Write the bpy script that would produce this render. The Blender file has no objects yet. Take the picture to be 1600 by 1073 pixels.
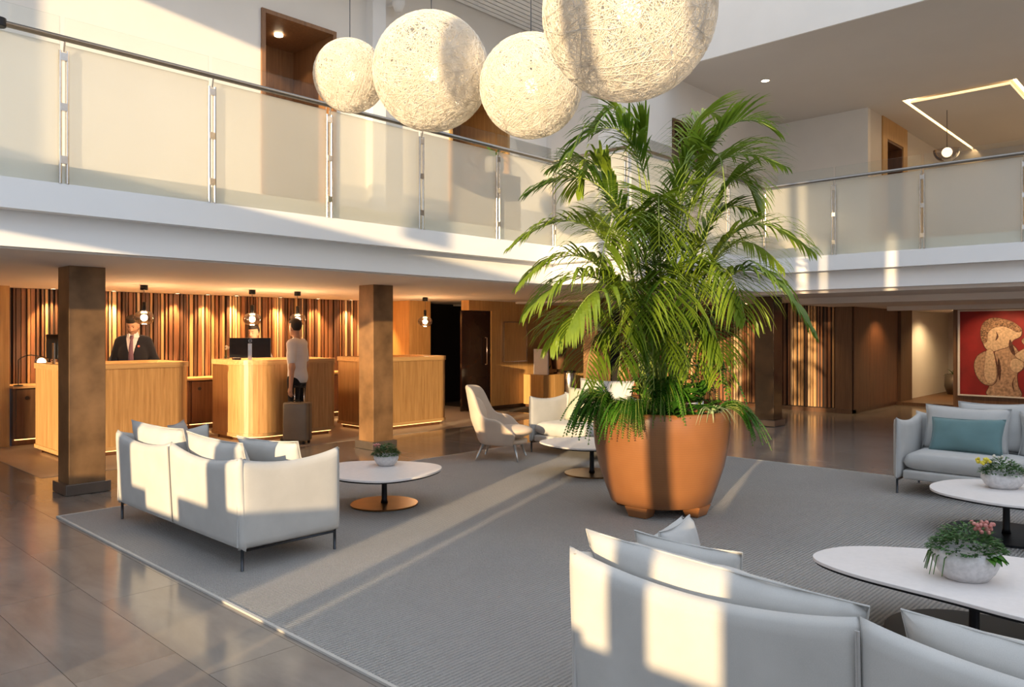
import bpy, math, random
import numpy as np
from mathutils import Vector, Matrix
random.seed(7)
rng = np.random.default_rng(7)
R = math.radians
SC = bpy.context.scene
COL = SC.collection

# ------------------------------------------------------------------ camera
CAM_H = 1.6
HEAD = math.atan2(1130.0, 1200.0)            # angle of +X to the right of the view axis
cam = bpy.data.objects.new('camera', bpy.data.cameras.new('camera'))
COL.objects.link(cam)
cam.location = (0, 0, CAM_H)
cam.rotation_euler = (R(90), 0, HEAD - R(90))
cam.data.sensor_width = 36.0
cam.data.lens = 1200.0 / 1600.0 * 36.0
cam.data.shift_y = -(536.5 - 520.0) / 1600.0
cam.data.clip_start = 0.05
SC.camera = cam

# ------------------------------------------------------------------ sky, sun, exposure
SC.view_settings.view_transform = 'Standard'
SC.view_settings.look = 'None'
SC.view_settings.exposure = 0.34
SC.view_settings.gamma = 1.0
SC.view_settings.use_curve_mapping = False
W = bpy.data.worlds.new('World'); SC.world = W
W.use_nodes = True
bg = W.node_tree.nodes['Background']
bg.inputs['Color'].default_value = (0.74, 0.85, 1.0, 1)
bg.inputs['Strength'].default_value = 1.25
SUN_AZ = R(20.0); SUN_EL = R(6.2)
sd = Vector((math.cos(SUN_AZ)*math.cos(SUN_EL), math.sin(SUN_AZ)*math.cos(SUN_EL), -math.sin(SUN_EL)))
sl = bpy.data.lights.new('sun', 'SUN'); sl.energy = 6.8; sl.color = (1.0, 0.74, 0.42); sl.angle = R(0.53)
sun = bpy.data.objects.new('sun', sl); COL.objects.link(sun)
sun.rotation_euler = sd.to_track_quat('-Z', 'Y').to_euler(); sun.location = (-20, -6, 6)

# ------------------------------------------------------------------ materials
def lin(h):
    h = h.lstrip('#'); v = [int(h[i:i+2], 16)/255 for i in (0, 2, 4)]
    return tuple(c/12.92 if c <= .04045 else ((c+.055)/1.055)**2.4 for c in v) + (1,)
def newmat(name):
    m = bpy.data.materials.new(name); m.use_nodes = True
    nt = m.node_tree
    return m, nt, nt.nodes['Principled BSDF'], nt.nodes['Material Output']
def N(nt, t, **kw):
    n = nt.nodes.new(t)
    for k, v in kw.items():
        if k in n.inputs: n.inputs[k].default_value = v
        else: setattr(n, k, v)
    return n
def coords(nt, scale, kind='Object'):
    tc = N(nt, 'ShaderNodeTexCoord'); mp = N(nt, 'ShaderNodeMapping'); mp.inputs['Scale'].default_value = scale
    nt.links.new(tc.outputs[kind], mp.inputs['Vector']); return mp.outputs['Vector']
def ramp(nt, fac, stops):
    r = N(nt, 'ShaderNodeValToRGB'); e = r.color_ramp.elements
    while len(e) < len(stops): e.new(0.5)
    for i, (p, c) in enumerate(stops): e[i].position = p; e[i].color = c
    nt.links.new(fac, r.inputs['Fac']); return r.outputs['Color']
def bump(nt, b, h, strength, dist=0.01):
    n = N(nt, 'ShaderNodeBump', Strength=strength, Distance=dist)
    nt.links.new(h, n.inputs['Height']); nt.links.new(n.outputs['Normal'], b.inputs['Normal'])
def mat_plain(name, c, rough=.6, metal=0, noise=.04, nscale=6, bmp=0, spec=.5):
    m, nt, b, o = newmat(name)
    v = coords(nt, (nscale,)*3)
    t = N(nt, 'ShaderNodeTexNoise', Scale=1.0, Detail=4.0); nt.links.new(v, t.inputs['Vector'])
    a = tuple(min(1, x*(1-noise)) for x in c[:3])+(1,); d = tuple(min(1, x*(1+noise)) for x in c[:3])+(1,)
    nt.links.new(ramp(nt, t.outputs['Fac'], [(.3, a), (.7, d)]), b.inputs['Base Color'])
    b.inputs['Roughness'].default_value = rough; b.inputs['Metallic'].default_value = metal
    b.inputs['Specular IOR Level'].default_value = spec
    if bmp: bump(nt, b, t.outputs['Fac'], bmp)
    return m
def mat_wood(name, dark, light, rough=.45, axis='z', scale=1.0, bmp=.1):
    m, nt, b, o = newmat(name)
    s = {'z': (14, 14, .7), 'x': (.7, 14, 14), 'y': (14, .7, 14)}[axis]
    v = coords(nt, tuple(k*scale for k in s))
    t = N(nt, 'ShaderNodeTexNoise', Scale=2.2, Detail=6.0, Roughness=.62, Distortion=.35); nt.links.new(v, t.inputs['Vector'])
    oi = N(nt, 'ShaderNodeObjectInfo')
    hsv = N(nt, 'ShaderNodeHueSaturation')
    mr = N(nt, 'ShaderNodeMapRange'); mr.inputs['To Min'].default_value = .86; mr.inputs['To Max'].default_value = 1.14
    nt.links.new(oi.outputs['Random'], mr.inputs['Value']); nt.links.new(mr.outputs['Result'], hsv.inputs['Value'])
    nt.links.new(ramp(nt, t.outputs['Fac'], [(.3, dark), (.68, light)]), hsv.inputs['Color'])
    nt.links.new(hsv.outputs['Color'], b.inputs['Base Color'])
    b.inputs['Roughness'].default_value = rough
    bump(nt, b, t.outputs['Fac'], bmp, .004)
    return m
def mat_emit(name, c, s):
    m, nt, b, o = newmat(name)
    b.inputs['Base Color'].default_value = c
    b.inputs['Emission Color'].default_value = c; b.inputs['Emission Strength'].default_value = s
    return m
def mat_fabric(name, c, scale=520, rough=.9):
    m, nt, b, o = newmat(name)
    v = coords(nt, (1, 1, 1))
    w = N(nt, 'ShaderNodeTexNoise', Scale=float(scale), Detail=2.0); nt.links.new(v, w.inputs['Vector'])
    w2 = N(nt, 'ShaderNodeTexNoise', Scale=5.0, Detail=3.0); nt.links.new(v, w2.inputs['Vector'])
    mx = N(nt, 'ShaderNodeMath', operation='ADD'); nt.links.new(w.outputs['Fac'], mx.inputs[0]); nt.links.new(w2.outputs['Fac'], mx.inputs[1])
    dv = N(nt, 'ShaderNodeMath', operation='MULTIPLY'); dv.inputs[1].default_value = .5; nt.links.new(mx.outputs[0], dv.inputs[0])
    a = tuple(x*.88 for x in c[:3])+(1,); d = tuple(min(1, x*1.06) for x in c[:3])+(1,)
    nt.links.new(ramp(nt, dv.outputs[0], [(.35, a), (.65, d)]), b.inputs['Base Color'])
    b.inputs['Roughness'].default_value = rough; b.inputs['Specular IOR Level'].default_value = .2
    if 'Sheen Weight' in b.inputs: b.inputs['Sheen Weight'].default_value = .15
    n1 = N(nt, 'ShaderNodeBump', Strength=.12, Distance=.02); nt.links.new(w2.outputs['Fac'], n1.inputs['Height'])
    nt.links.new(n1.outputs['Normal'], b.inputs['Normal'])
    return m
def mat_leaf(name, c1, c2, trans=.35):
    m, nt, b, o = newmat(name)
    nt.nodes.remove(b)
    oi = N(nt, 'ShaderNodeObjectInfo'); v = coords(nt, (3, 3, 3))
    t = N(nt, 'ShaderNodeTexNoise', Scale=2.0, Detail=2.0); nt.links.new(v, t.inputs['Vector'])
    ad = N(nt, 'ShaderNodeMath', operation='ADD'); nt.links.new(t.outputs['Fac'], ad.inputs[0]); nt.links.new(oi.outputs['Random'], ad.inputs[1])
    hf = N(nt, 'ShaderNodeMath', operation='MULTIPLY'); hf.inputs[1].default_value = .5; nt.links.new(ad.outputs[0], hf.inputs[0])
    c = ramp(nt, hf.outputs[0], [(.2, c1), (.8, c2)])
    d = N(nt, 'ShaderNodeBsdfPrincipled', Roughness=.42); nt.links.new(c, d.inputs['Base Color'])
    tr = N(nt, 'ShaderNodeBsdfTranslucent'); nt.links.new(c, tr.inputs['Color'])
    mx = N(nt, 'ShaderNodeMixShader'); mx.inputs[0].default_value = trans
    nt.links.new(d.outputs[0], mx.inputs[1]); nt.links.new(tr.outputs[0], mx.inputs[2])
    nt.links.new(mx.outputs[0], o.inputs['Surface'])
    return m
def mat_clear(name, tint=(1, 1, 1, 1), gloss=.08):
    m, nt, b, o = newmat(name); nt.nodes.remove(b)
    tr = N(nt, 'ShaderNodeBsdfTransparent', Color=tint); gl = N(nt, 'ShaderNodeBsdfGlossy', Roughness=.02)
    lw = N(nt, 'ShaderNodeLayerWeight', Blend=.25)
    ml = N(nt, 'ShaderNodeMath', operation='MULTIPLY_ADD'); ml.inputs[1].default_value = .6; ml.inputs[2].default_value = gloss*.4
    nt.links.new(lw.outputs['Fresnel'], ml.inputs[0])
    mx = N(nt, 'ShaderNodeMixShader'); nt.links.new(ml.outputs[0], mx.inputs[0])
    nt.links.new(tr.outputs[0], mx.inputs[1]); nt.links.new(gl.outputs[0], mx.inputs[2])
    nt.links.new(mx.outputs[0], o.inputs['Surface'])
    return m
def mat_frosted(name):
    m, nt, b, o = newmat(name); nt.nodes.remove(b)
    v = coords(nt, (1.2, 1.2, 1.2)); t = N(nt, 'ShaderNodeTexNoise', Scale=1.0); nt.links.new(v, t.inputs['Vector'])
    c = ramp(nt, t.outputs['Fac'], [(.3, (.92, .91, .85, 1)), (.7, (.95, .94, .88, 1))])
    tl = N(nt, 'ShaderNodeBsdfTranslucent'); nt.links.new(c, tl.inputs['Color'])
    df = N(nt, 'ShaderNodeBsdfDiffuse'); nt.links.new(c, df.inputs['Color'])
    rf = N(nt, 'ShaderNodeBsdfRefraction', Roughness=.36, IOR=1.02); nt.links.new(c, rf.inputs['Color'])
    gl = N(nt, 'ShaderNodeBsdfGlossy', Roughness=.25)
    m1 = N(nt, 'ShaderNodeMixShader'); m1.inputs[0].default_value = .45
    nt.links.new(tl.outputs[0], m1.inputs[1]); nt.links.new(df.outputs[0], m1.inputs[2])
    m2 = N(nt, 'ShaderNodeMixShader'); m2.inputs[0].default_value = .60
    nt.links.new(m1.outputs[0], m2.inputs[1]); nt.links.new(rf.outputs[0], m2.inputs[2])
    m3 = N(nt, 'ShaderNodeMixShader'); m3.inputs[0].default_value = .06
    nt.links.new(m2.outputs[0], m3.inputs[1]); nt.links.new(gl.outputs[0], m3.inputs[2])
    nt.links.new(m3.outputs[0], o.inputs['Surface'])
    return m
def mat_rug(name):
    m, nt, b, o = newmat(name)
    tc = N(nt, 'ShaderNodeTexCoord')
    w = N(nt, 'ShaderNodeTexWave', wave_type='BANDS', bands_direction='Y', Scale=12.5, Distortion=.25, Detail=1.0)
    nt.links.new(tc.outputs['Object'], w.inputs['Vector'])
    n = N(nt, 'ShaderNodeTexNoise', Scale=160.0, Detail=2.0); nt.links.new(tc.outputs['Object'], n.inputs['Vector'])
    n2 = N(nt, 'ShaderNodeTexNoise', Scale=1.3, Detail=3.0); nt.links.new(tc.outputs['Object'], n2.inputs['Vector'])
    a = N(nt, 'ShaderNodeMath', operation='MULTIPLY_ADD'); a.inputs[1].default_value = .5
    nt.links.new(w.outputs['Fac'], a.inputs[0]); nt.links.new(n.outputs['Fac'], a.inputs[2])
    a2 = N(nt, 'ShaderNodeMath', operation='MULTIPLY_ADD'); a2.inputs[1].default_value = .25
    nt.links.new(n2.outputs['Fac'], a2.inputs[0]); nt.links.new(a.outputs[0], a2.inputs[2])
    nt.links.new(ramp(nt, a2.outputs[0], [(.35, (.36, .343, .33, 1)), (1.0, (.84, .795, .75, 1))]), b.inputs['Base Color'])
    b.inputs['Roughness'].default_value = .95; b.inputs['Specular IOR Level'].default_value = .1
    b.inputs['Sheen Weight'].default_value = .25; b.inputs['Sheen Roughness'].default_value = .6
    bump(nt, b, a.outputs[0], 1.0, .07)
    return m
def mat_concrete(name, c1, c2, r0, r1):
    m, nt, b, o = newmat(name)
    oi = N(nt, 'ShaderNodeObjectInfo')
    v = coords(nt, (1.6, .5, 1))
    av = N(nt, 'ShaderNodeVectorMath', operation='ADD'); nt.links.new(v, av.inputs[0]); nt.links.new(oi.outputs['Location'], av.inputs[1])
    t = N(nt, 'ShaderNodeTexNoise', Scale=2.2, Detail=7.0, Roughness=.6, Distortion=.4); nt.links.new(av.outputs[0], t.inputs['Vector'])
    nt.links.new(ramp(nt, t.outputs['Fac'], [(.3, c1), (.7, c2)]), b.inputs['Base Color'])
    mr = N(nt, 'ShaderNodeMapRange'); mr.inputs['To Min'].default_value = r0; mr.inputs['To Max'].default_value = r1
    nt.links.new(t.outputs['Fac'], mr.inputs['Value']); nt.links.new(mr.outputs['Result'], b.inputs['Roughness'])
    return m

M = {}
M['white'] = mat_plain('white_plaster', (.82, .77, .71, 1), .85, noise=.02, nscale=2)
M['fascia'] = mat_plain('white_paint', (.86, .85, .84, 1), .7, noise=.015, nscale=1.5)
M['ceil'] = mat_plain('ceiling_paint', (.66, .60, .54, 1), .9, noise=.02, nscale=1)
M['soffit'] = mat_plain('soffit_paint', (.82, .75, .69, 1), .85, noise=.02, nscale=1)
M['facade'] = mat_plain('facade_render', (.62, .60, .57, 1), .9, noise=.05, nscale=1)
M['tile'] = mat_concrete('polished_stone', (.18, .155, .135, 1), (.275, .24, .21, 1), .09, .20)
M['grout'] = mat_plain('grout', (.05, .045, .04, 1), .8)
M['lightstone'] = mat_concrete('pale_stone', (.33, .27, .22, 1), (.43, .36, .30, 1), .35, .5)
M['rug'] = mat_rug('ribbed_carpet')
M['rugedge'] = mat_fabric('carpet_binding', (.50, .47, .43, 1), 300)
M['oak'] = mat_wood('oak', (.36, .185, .065, 1), (.56, .32, .13, 1), .36)
M['oakx'] = mat_wood('oak_edge', (.40, .22, .085, 1), (.58, .35, .15, 1), .36, 'x')
M['panel'] = mat_wood('oak_panel', (.46, .24, .075, 1), (.64, .37, .135, 1), .4)
M['walnut'] = mat_wood('walnut', (.065, .028, .013, 1), (.125, .056, .026, 1), .4)
M['midwood'] = mat_wood('mid_wood', (.17, .078, .032, 1), (.28, .135, .058, 1), .45)
M['walnutred'] = mat_wood('red_walnut', (.10, .035, .014, 1), (.19, .075, .032, 1), .42)
M['brownwood'] = mat_wood('brown_wood', (.12, .058, .026, 1), (.20, .10, .048, 1), .45)
SL = [mat_wood('slat_tone_%d' % i, a, b_, .5) for i, (a, b_) in enumerate([
    ((.06, .022, .010, 1), (.12, .05, .024, 1)), ((.13, .05, .022, 1), (.23, .10, .045, 1)),
    ((.36, .19, .075, 1), (.54, .31, .14, 1)), ((.50, .32, .17, 1), (.68, .47, .28, 1)),
    ((.20, .075, .03, 1), (.32, .14, .06, 1))])]
M['black'] = mat_plain('black_metal', (.012, .012, .014, 1), .38, .6, noise=.2)
M['darkvoid'] = mat_plain('dark_panel', (.010, .007, .006, 1), .5)
M['darkgloss'] = mat_plain('dark_lacquer', (.028, .012, .010, 1), .12, noise=.2, nscale=2)
M['steel'] = mat_plain('brushed_steel', (.62, .58, .54, 1), .22, 1.0, noise=.05, nscale=40)
M['rail'] = mat_plain('bronze_rail', (.28, .25, .22, 1), .32, .9, noise=.05, nscale=30)
M['alu'] = mat_plain('satin_aluminium', (.50, .53, .56, 1), .35, .9, noise=.04)
M['gunmetal'] = mat_plain('gunmetal', (.06, .065, .075, 1), .35, .85, noise=.1)
M['bronze'] = mat_plain('patinated_bronze', (.26, .145, .068, 1), .40, .3, noise=.4, nscale=3)
M['bronzedisc'] = mat_plain('bronze_disc', (.23, .12, .05, 1), .3, .8, noise=.15, nscale=5)
M['darkcol'] = mat_plain('dark_bronze', (.045, .026, .015, 1), .22, .3, noise=.4, nscale=3)
M['plinth'] = mat_plain('plinth_steel', (.20, .17, .15, 1), .3, .7, noise=.1)
M['fabric'] = mat_fabric('ivory_fabric', (.50, .485, .46, 1))
M['fabric2'] = mat_fabric('pale_grey_fabric', (.46, .45, .435, 1))
M['fabric3'] = mat_fabric('beige_fabric', (.60, .475, .375, 1))
M['sage'] = mat_fabric('sage_fabric', (.42, .42, .32, 1))
M['greyfab'] = mat_fabric('grey_fabric', (.36, .34, .33, 1))
M['teal'] = mat_fabric('teal_fabric', (.13, .22, .225, 1))
M['piping'] = mat_fabric('piping', (.40, .38, .36, 1))
M['tabletop'] = mat_plain('white_laminate', (.74, .69, .67, 1), .45, noise=.03, nscale=30)
M['stonepot'] = mat_plain('white_stone', (.60, .57, .56, 1), .8, noise=.12, nscale=40, bmp=.3)
M['soil'] = mat_plain('soil', (.03, .02, .013, 1), .95, noise=.4, nscale=50, bmp=.5)
M['palm'] = mat_leaf('palm_leaf', (.06, .14, .012, 1), (.30, .40, .035, 1), .42)
M['stalk'] = mat_leaf('palm_stalk', (.16, .24, .05, 1), (.30, .36, .08, 1), .1)
M['fern'] = mat_leaf('fern_leaf', (.04, .16, .02, 1), (.14, .36, .03, 1), .35)
M['leafy'] = mat_leaf('broad_leaf', (.02, .10, .012, 1), (.12, .30, .03, 1), .3)
M['spider'] = mat_leaf('striped_leaf', (.30, .42, .18, 1), (.60, .66, .40, 1), .3)
M['herb'] = mat_leaf('herb_leaf', (.04, .11, .03, 1), (.12, .24, .07, 1), .25)
M['pink'] = mat_leaf('pink_petal', (.60, .20, .18, 1), (.80, .40, .34, 1), .3)
M['yellow'] = mat_leaf('yellow_petal', (.75, .60, .03, 1), (.85, .75, .10, 1), .3)
M['cream'] = mat_leaf('cream_petal', (.75, .70, .58, 1), (.85, .80, .70, 1), .3)
M['frost'] = mat_frosted('frosted_glass')
M['clear'] = mat_clear('clear_glass', (.97, .985, .98, 1), .02)
M['smoke'] = mat_clear('smoked_glass', (.70, .60, .50, 1), .35)
M['bulb'] = mat_emit('warm_bulb', (1, .80, .52, 1), 30)
M['globe'] = mat_emit('globe_bulb', (1, .84, .58, 1), 3)
M['led'] = mat_emit('warm_led', (1, .52, .18, 1), 2.6)
M['cove'] = mat_emit('cove_led', (1, .72, .38, 1), 9)
M['spot'] = mat_emit('downlight', (1, .80, .52, 1), 14)

# ------------------------------------------------------------------ mesh helpers
class MB:
    def __init__(s): s.v = []; s.f = []
    def add(s, vs, fs):
        k = len(s.v); s.v += [tuple(map(float, p)) for p in vs]; s.f += [tuple(i+k for i in f) for f in fs]; return s
    def box(s, x0, x1, y0, y1, z0, z1):
        v = [(x, y, z) for z in (z0, z1) for y in (y0, y1) for x in (x0, x1)]
        return s.add(v, [(0, 2, 3, 1), (4, 5, 7, 6), (0, 1, 5, 4), (2, 6, 7, 3), (0, 4, 6, 2), (1, 3, 7, 5)])
    def prism(s, poly, z0, z1):
        n = len(poly)
        v = [(x, y, z0) for x, y in poly] + [(x, y, z1) for x, y in poly]
        f = [tuple(range(n-1, -1, -1)), tuple(range(n, 2*n))] + [(i, (i+1) % n, n+(i+1) % n, n+i) for i in range(n)]
        return s.add(v, f)
    def ring(s, poly, poly2, z0, z1):
        """solid between an outer and an inner loop"""
        n = len(poly)
        v = [(x, y, z0) for x, y in poly]+[(x, y, z1) for x, y in poly]+[(x, y, z0) for x, y in poly2]+[(x, y, z1) for x, y in poly2]
        f = []
        for i in range(n):
            j = (i+1) % n
            f += [(i, j, n+j, n+i), (2*n+j, 2*n+i, 3*n+i, 3*n+j), (n+i, n+j, 3*n+j, 3*n+i), (j, i, 2*n+i, 2*n+j)]
        return s.add(v, f)
    def tube(s, pts, r, n=8, cap=True):
        pts = [Vector(p) for p in pts]; rr = r if hasattr(r, '__len__') else [r]*len(pts)
        vs = []; ref = None
        for i, p in enumerate(pts):
            d = (pts[min(i+1, len(pts)-1)]-pts[max(i-1, 0)])
            d = d.normalized() if d.length > 1e-9 else Vector((0, 0, 1))
            if ref is None: ref = Vector((1, 0, 0)) if abs(d.x) < .8 else Vector((0, 1, 0))
            a = d.cross(ref).normalized(); b = d.cross(a); ref = a.cross(d)
            for k in range(n):
                t = 2*math.pi*k/n; vs.append(p+(a*math.cos(t)+b*math.sin(t))*rr[i])
        fs = [(i*n+k, i*n+(k+1) % n, (i+1)*n+(k+1) % n, (i+1)*n+k) for i in range(len(pts)-1) for k in range(n)]
        if cap: fs += [tuple(range(n)), tuple(range((len(pts)-1)*n+n-1, (len(pts)-1)*n-1, -1))]
        return s.add(vs, fs)
    def lathe(s, prof, n=32, c=(0, 0, 0), sx=1, sy=1):
        vs = []
        for r, z in prof:
            for k in range(n):
                t = 2*math.pi*k/n; vs.append((c[0]+sx*r*math.cos(t), c[1]+sy*r*math.sin(t), c[2]+z))
        m = len(prof)
        fs = [(i*n+k, i*n+(k+1) % n, (i+1)*n+(k+1) % n, (i+1)*n+k) for i in range(m-1) for k in range(n)]
        fs += [tuple(range(n-1, -1, -1)), tuple(range((m-1)*n, m*n))]
        return s.add(vs, fs)
    def ball(s, c, r, n=16, m=10, sx=1, sy=1, sz=1):
        prof = [(max(1e-4, r*math.sin(math.pi*i/m)), -r*math.cos(math.pi*i/m)*sz) for i in range(m+1)]
        return s.lathe(prof, n, c, sx, sy)
    def grid(s, fn, nu, nv, cu=False):
        vs = [fn(i/(nu if cu else nu-1), j/(nv-1)) for j in range(nv) for i in range(nu)]
        fs = [(j*nu+i, j*nu+(i+1) % nu, (j+1)*nu+(i+1) % nu, (j+1)*nu+i) for j in range(nv-1) for i in range(nu if cu else nu-1)]
        return s.add(vs, fs)
    def build(s, name, mat, parent=None, smooth=False, bevel=0, seg=2, loc=None):
        me = bpy.data.meshes.new(name); me.from_pydata(s.v, [], s.f); me.update()
        return mk(name, me, mat, parent, smooth, bevel, seg, loc)
def mk(name, me, mat, parent=None, smooth=False, bevel=0, seg=2, loc=None):
    o = bpy.data.objects.new(name, me); COL.objects.link(o)
    if mat is not None and not me.materials: me.materials.append(M[mat] if isinstance(mat, str) else mat)
    if parent is not None: o.parent = parent
    if loc: o.location = loc
    if smooth: me.polygons.foreach_set('use_smooth', [True]*len(me.polygons))
    if bevel:
        b = o.modifiers.new('bevel', 'BEVEL'); b.width = bevel; b.segments = seg; b.limit_method = 'ANGLE'; b.angle_limit = R(40)
    return o
def tag(o, label, cat, group=None):
    o['label'] = label; o['category'] = cat
    if group: o['group'] = group
    return o
def struct(o, label=None):
    o['kind'] = 'structure'
    if label: o['label'] = label
    return o
def thing(name, label, cat, loc=(0, 0, 0), rz=0, group=None):
    o = bpy.data.objects.new(name, None); COL.objects.link(o); o.empty_display_size = .1
    o.location = loc; o.rotation_euler = (0, 0, rz)
    return tag(o, label, cat, group)
def copy_tree(o, parent=None):
    c = o.copy(); COL.objects.link(c); c.parent = parent
    for ch in list(o.children): copy_tree(ch, c)
    return c
def dup(root, loc, rz, label):
    c = copy_tree(root); c.location = loc; c.rotation_euler = (0, 0, rz); c['label'] = label
    return c
def rrect(x0, x1, y0, y1, r, n=8):
    """rounded rectangle, radii in the order (x0y0, x1y0, x1y1, x0y1)"""
    rs = r if hasattr(r, '__len__') else [r]*4
    out = []
    for (cx, cy, a0), q in zip([(x0, y0, 180), (x1, y0, 270), (x1, y1, 0), (x0, y1, 90)], rs):
        ox = cx + (q if cx == x0 else -q); oy = cy + (q if cy == y0 else -q)
        if q < 1e-6: out.append((cx, cy)); continue
        for i in range(n+1):
            t = R(a0+90*i/n); out.append((ox+q*math.cos(t), oy+q*math.sin(t)))
    return out
def inset(poly, d):
    """move a convex counter-clockwise loop outwards by d (negative: inwards)"""
    n = len(poly); out = []
    for i in range(n):
        p, q, r = poly[i-1], poly[i], poly[(i+1) % n]
        e1 = Vector((q[0]-p[0], q[1]-p[1])); e2 = Vector((r[0]-q[0], r[1]-q[1]))
        n1 = Vector((e1.y, -e1.x)).normalized(); n2 = Vector((e2.y, -e2.x)).normalized()
        b = n1+n2; b = b/max(.4, b.length_squared)*2*1.0 if b.length > 1e-6 else n1
        b = (n1+n2).normalized()/max(.5, (n1+n2).normalized().dot(n1)) if (n1+n2).length > 1e-6 else n1
        out.append((q[0]+b.x*d, q[1]+b.y*d))
    return out
# signed distance meshing (naive surface nets) for bodies and other soft shapes
def surfnet(f, lo, hi, h):
    lo = np.array(lo, float); hi = np.array(hi, float)
    n = np.ceil((hi-lo)/h).astype(int)+1
    ax = [lo[i]+h*np.arange(n[i]) for i in range(3)]
    G = np.stack(np.meshgrid(*ax, indexing='ij'), -1).reshape(-1, 3)
    v = f(G).reshape(n)
    ins = v < 0
    cs = [ins[i:n[0]-1+i, j:n[1]-1+j, k:n[2]-1+k] for i in (0, 1) for j in (0, 1) for k in (0, 1)]
    tot = sum(c.astype(int) for c in cs)
    act = np.argwhere((tot > 0) & (tot < 8))
    idx = -np.ones(n-1, int); idx[tuple(act.T)] = np.arange(len(act))
    acc = np.zeros((len(act), 3)); cnt = np.zeros(len(act))
    crn = [(i, j, k) for i in (0, 1) for j in (0, 1) for k in (0, 1)]
    for a in range(8):
        for b in range(a+1, 8):
            ca, cb = np.array(crn[a]), np.array(crn[b])
            if np.abs(ca-cb).sum() != 1: continue
            va = v[tuple((act+ca).T)]; vb = v[tuple((act+cb).T)]
            m = (va < 0) != (vb < 0)
            t = np.where(m, va/np.where(m, va-vb, 1), 0)
            acc += np.where(m[:, None], ca+t[:, None]*(cb-ca), 0); cnt += m
    P = lo+h*(act+acc/np.maximum(cnt, 1)[:, None])
    F = []
    for d in range(3):
        e = np.zeros(3, int); e[d] = 1
        u = np.zeros(3, int); u[(d+1) % 3] = 1
        w = np.zeros(3, int); w[(d+2) % 3] = 1
        sl0 = tuple(slice(1, n[i]-1) if i != d else slice(0, n[i]-1) for i in range(3))
        A = ins[sl0]; B = ins[tuple(slice(1, n[i]-1) if i != d else slice(1, n[i]) for i in range(3))]
        q = np.argwhere(A != B)+np.array([1 if i != d else 0 for i in range(3)])
        fl = ins[tuple(q.T)]
        a = idx[tuple((q-u-w).T)]; b = idx[tuple((q-w).T)]; c = idx[tuple(q.T)]; dd = idx[tuple((q-u).T)]
        quad = np.stack([a, b, c, dd], 1); quad[~fl] = quad[~fl][:, ::-1]
        F.append(quad[(quad >= 0).all(1)])
    F = np.concatenate(F)
    me = bpy.data.meshes.new('net'); me.from_pydata(P.tolist(), [], F.tolist()); me.update()
    me.polygons.foreach_set('use_smooth', [True]*len(me.polygons))
    return me
def s_cone(P, a, b, r1, r2):
    a = np.array(a, float); b = np.array(b, float); ba = b-a
    t = np.clip(((P-a) @ ba)/(ba @ ba), 0, 1)
    return np.linalg.norm(P-a-t[:, None]*ba, axis=1)-(r1+(r2-r1)*t)
def s_ell(P, c, r):
    q = (P-np.array(c, float))/np.array(r, float); l = np.linalg.norm(q, axis=1)
    return (l-1)*np.min(r)
def smin(a, b, k):
    h = np.clip(.5+.5*(b-a)/k, 0, 1); return b+(a-b)*h-k*h*(1-h)
def smooth_union(ds, k=.03):
    o = ds[0]
    for d in ds[1:]: o = smin(o, d, k)
    return o
# ================================================================== THE SETTING
# ---- floor: slab, stone tiles (0.465 x 1.41 m, quarter offset), pale stone behind
FLOOR = struct(MB().box(-60, 40, -40, 40, -.10, -.008).build('floor', 'grout'), 'polished grey stone floor of the lobby')
RUG = (2.14, 9.12, -2.6, 7.45)
TW, TL = .465, 1.41
tmesh = MB().box(.0015, TW-.0015, .0015, TL-.0015, -.01, 0).build('tile', 'tile', FLOOR, bevel=0)
tmesh_data = tmesh.data; bpy.data.objects.remove(tmesh)
cells = []
for i in range(-9, 49):
    x = 1.18+TW*i
    y0 = 3.855-.3525*i
    k0 = math.floor((-6-y0)/TL)
    for k in range(k0, k0+14):
        y = y0+TL*k
        if y > 13.2: continue
        if x > 2.58 and y > 9.55: continue
        if x > RUG[0]-.02 and x+TW < RUG[1]+.02 and y > RUG[2] and y+TL < RUG[3]+.02: continue
        ax, ay = x+TW/2, y+TL/2
        d = ax*math.cos(HEAD)+ay*math.sin(HEAD); r = ax*math.sin(HEAD)-ay*math.cos(HEAD)
        vis = d > .8 and abs(r) < .74*d+.7 and ay < 12.8 and ax < 18
        cells.append((d if vis else 999, x, y))
cells.sort()
rest = MB()
for q, (d, x, y) in enumerate(cells):
    if q < 290 and d < 900:
        o = bpy.data.objects.new('tile', tmesh_data); COL.objects.link(o); o.parent = FLOOR; o.location = (x, y, 0)
    else: rest.box(x+.0015, x+TW-.0015, y+.0015, min(y+TL-.0015, 13.2), -.01, 0)
o = rest.build('tile_field', 'tile', FLOOR); o['kind'] = 'stuff'
struct(MB().box(2.6, 11.3, 9.57, 14, -.02, .003).build('floor_reception', 'lightstone'), 'pale stone floor around the reception desks')
struct(MB().box(18.3, 24, -4, 5.5, -.02, .07).build('floor_corridor', 'brownwood'), 'raised wooden floor of the side corridor')

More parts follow.
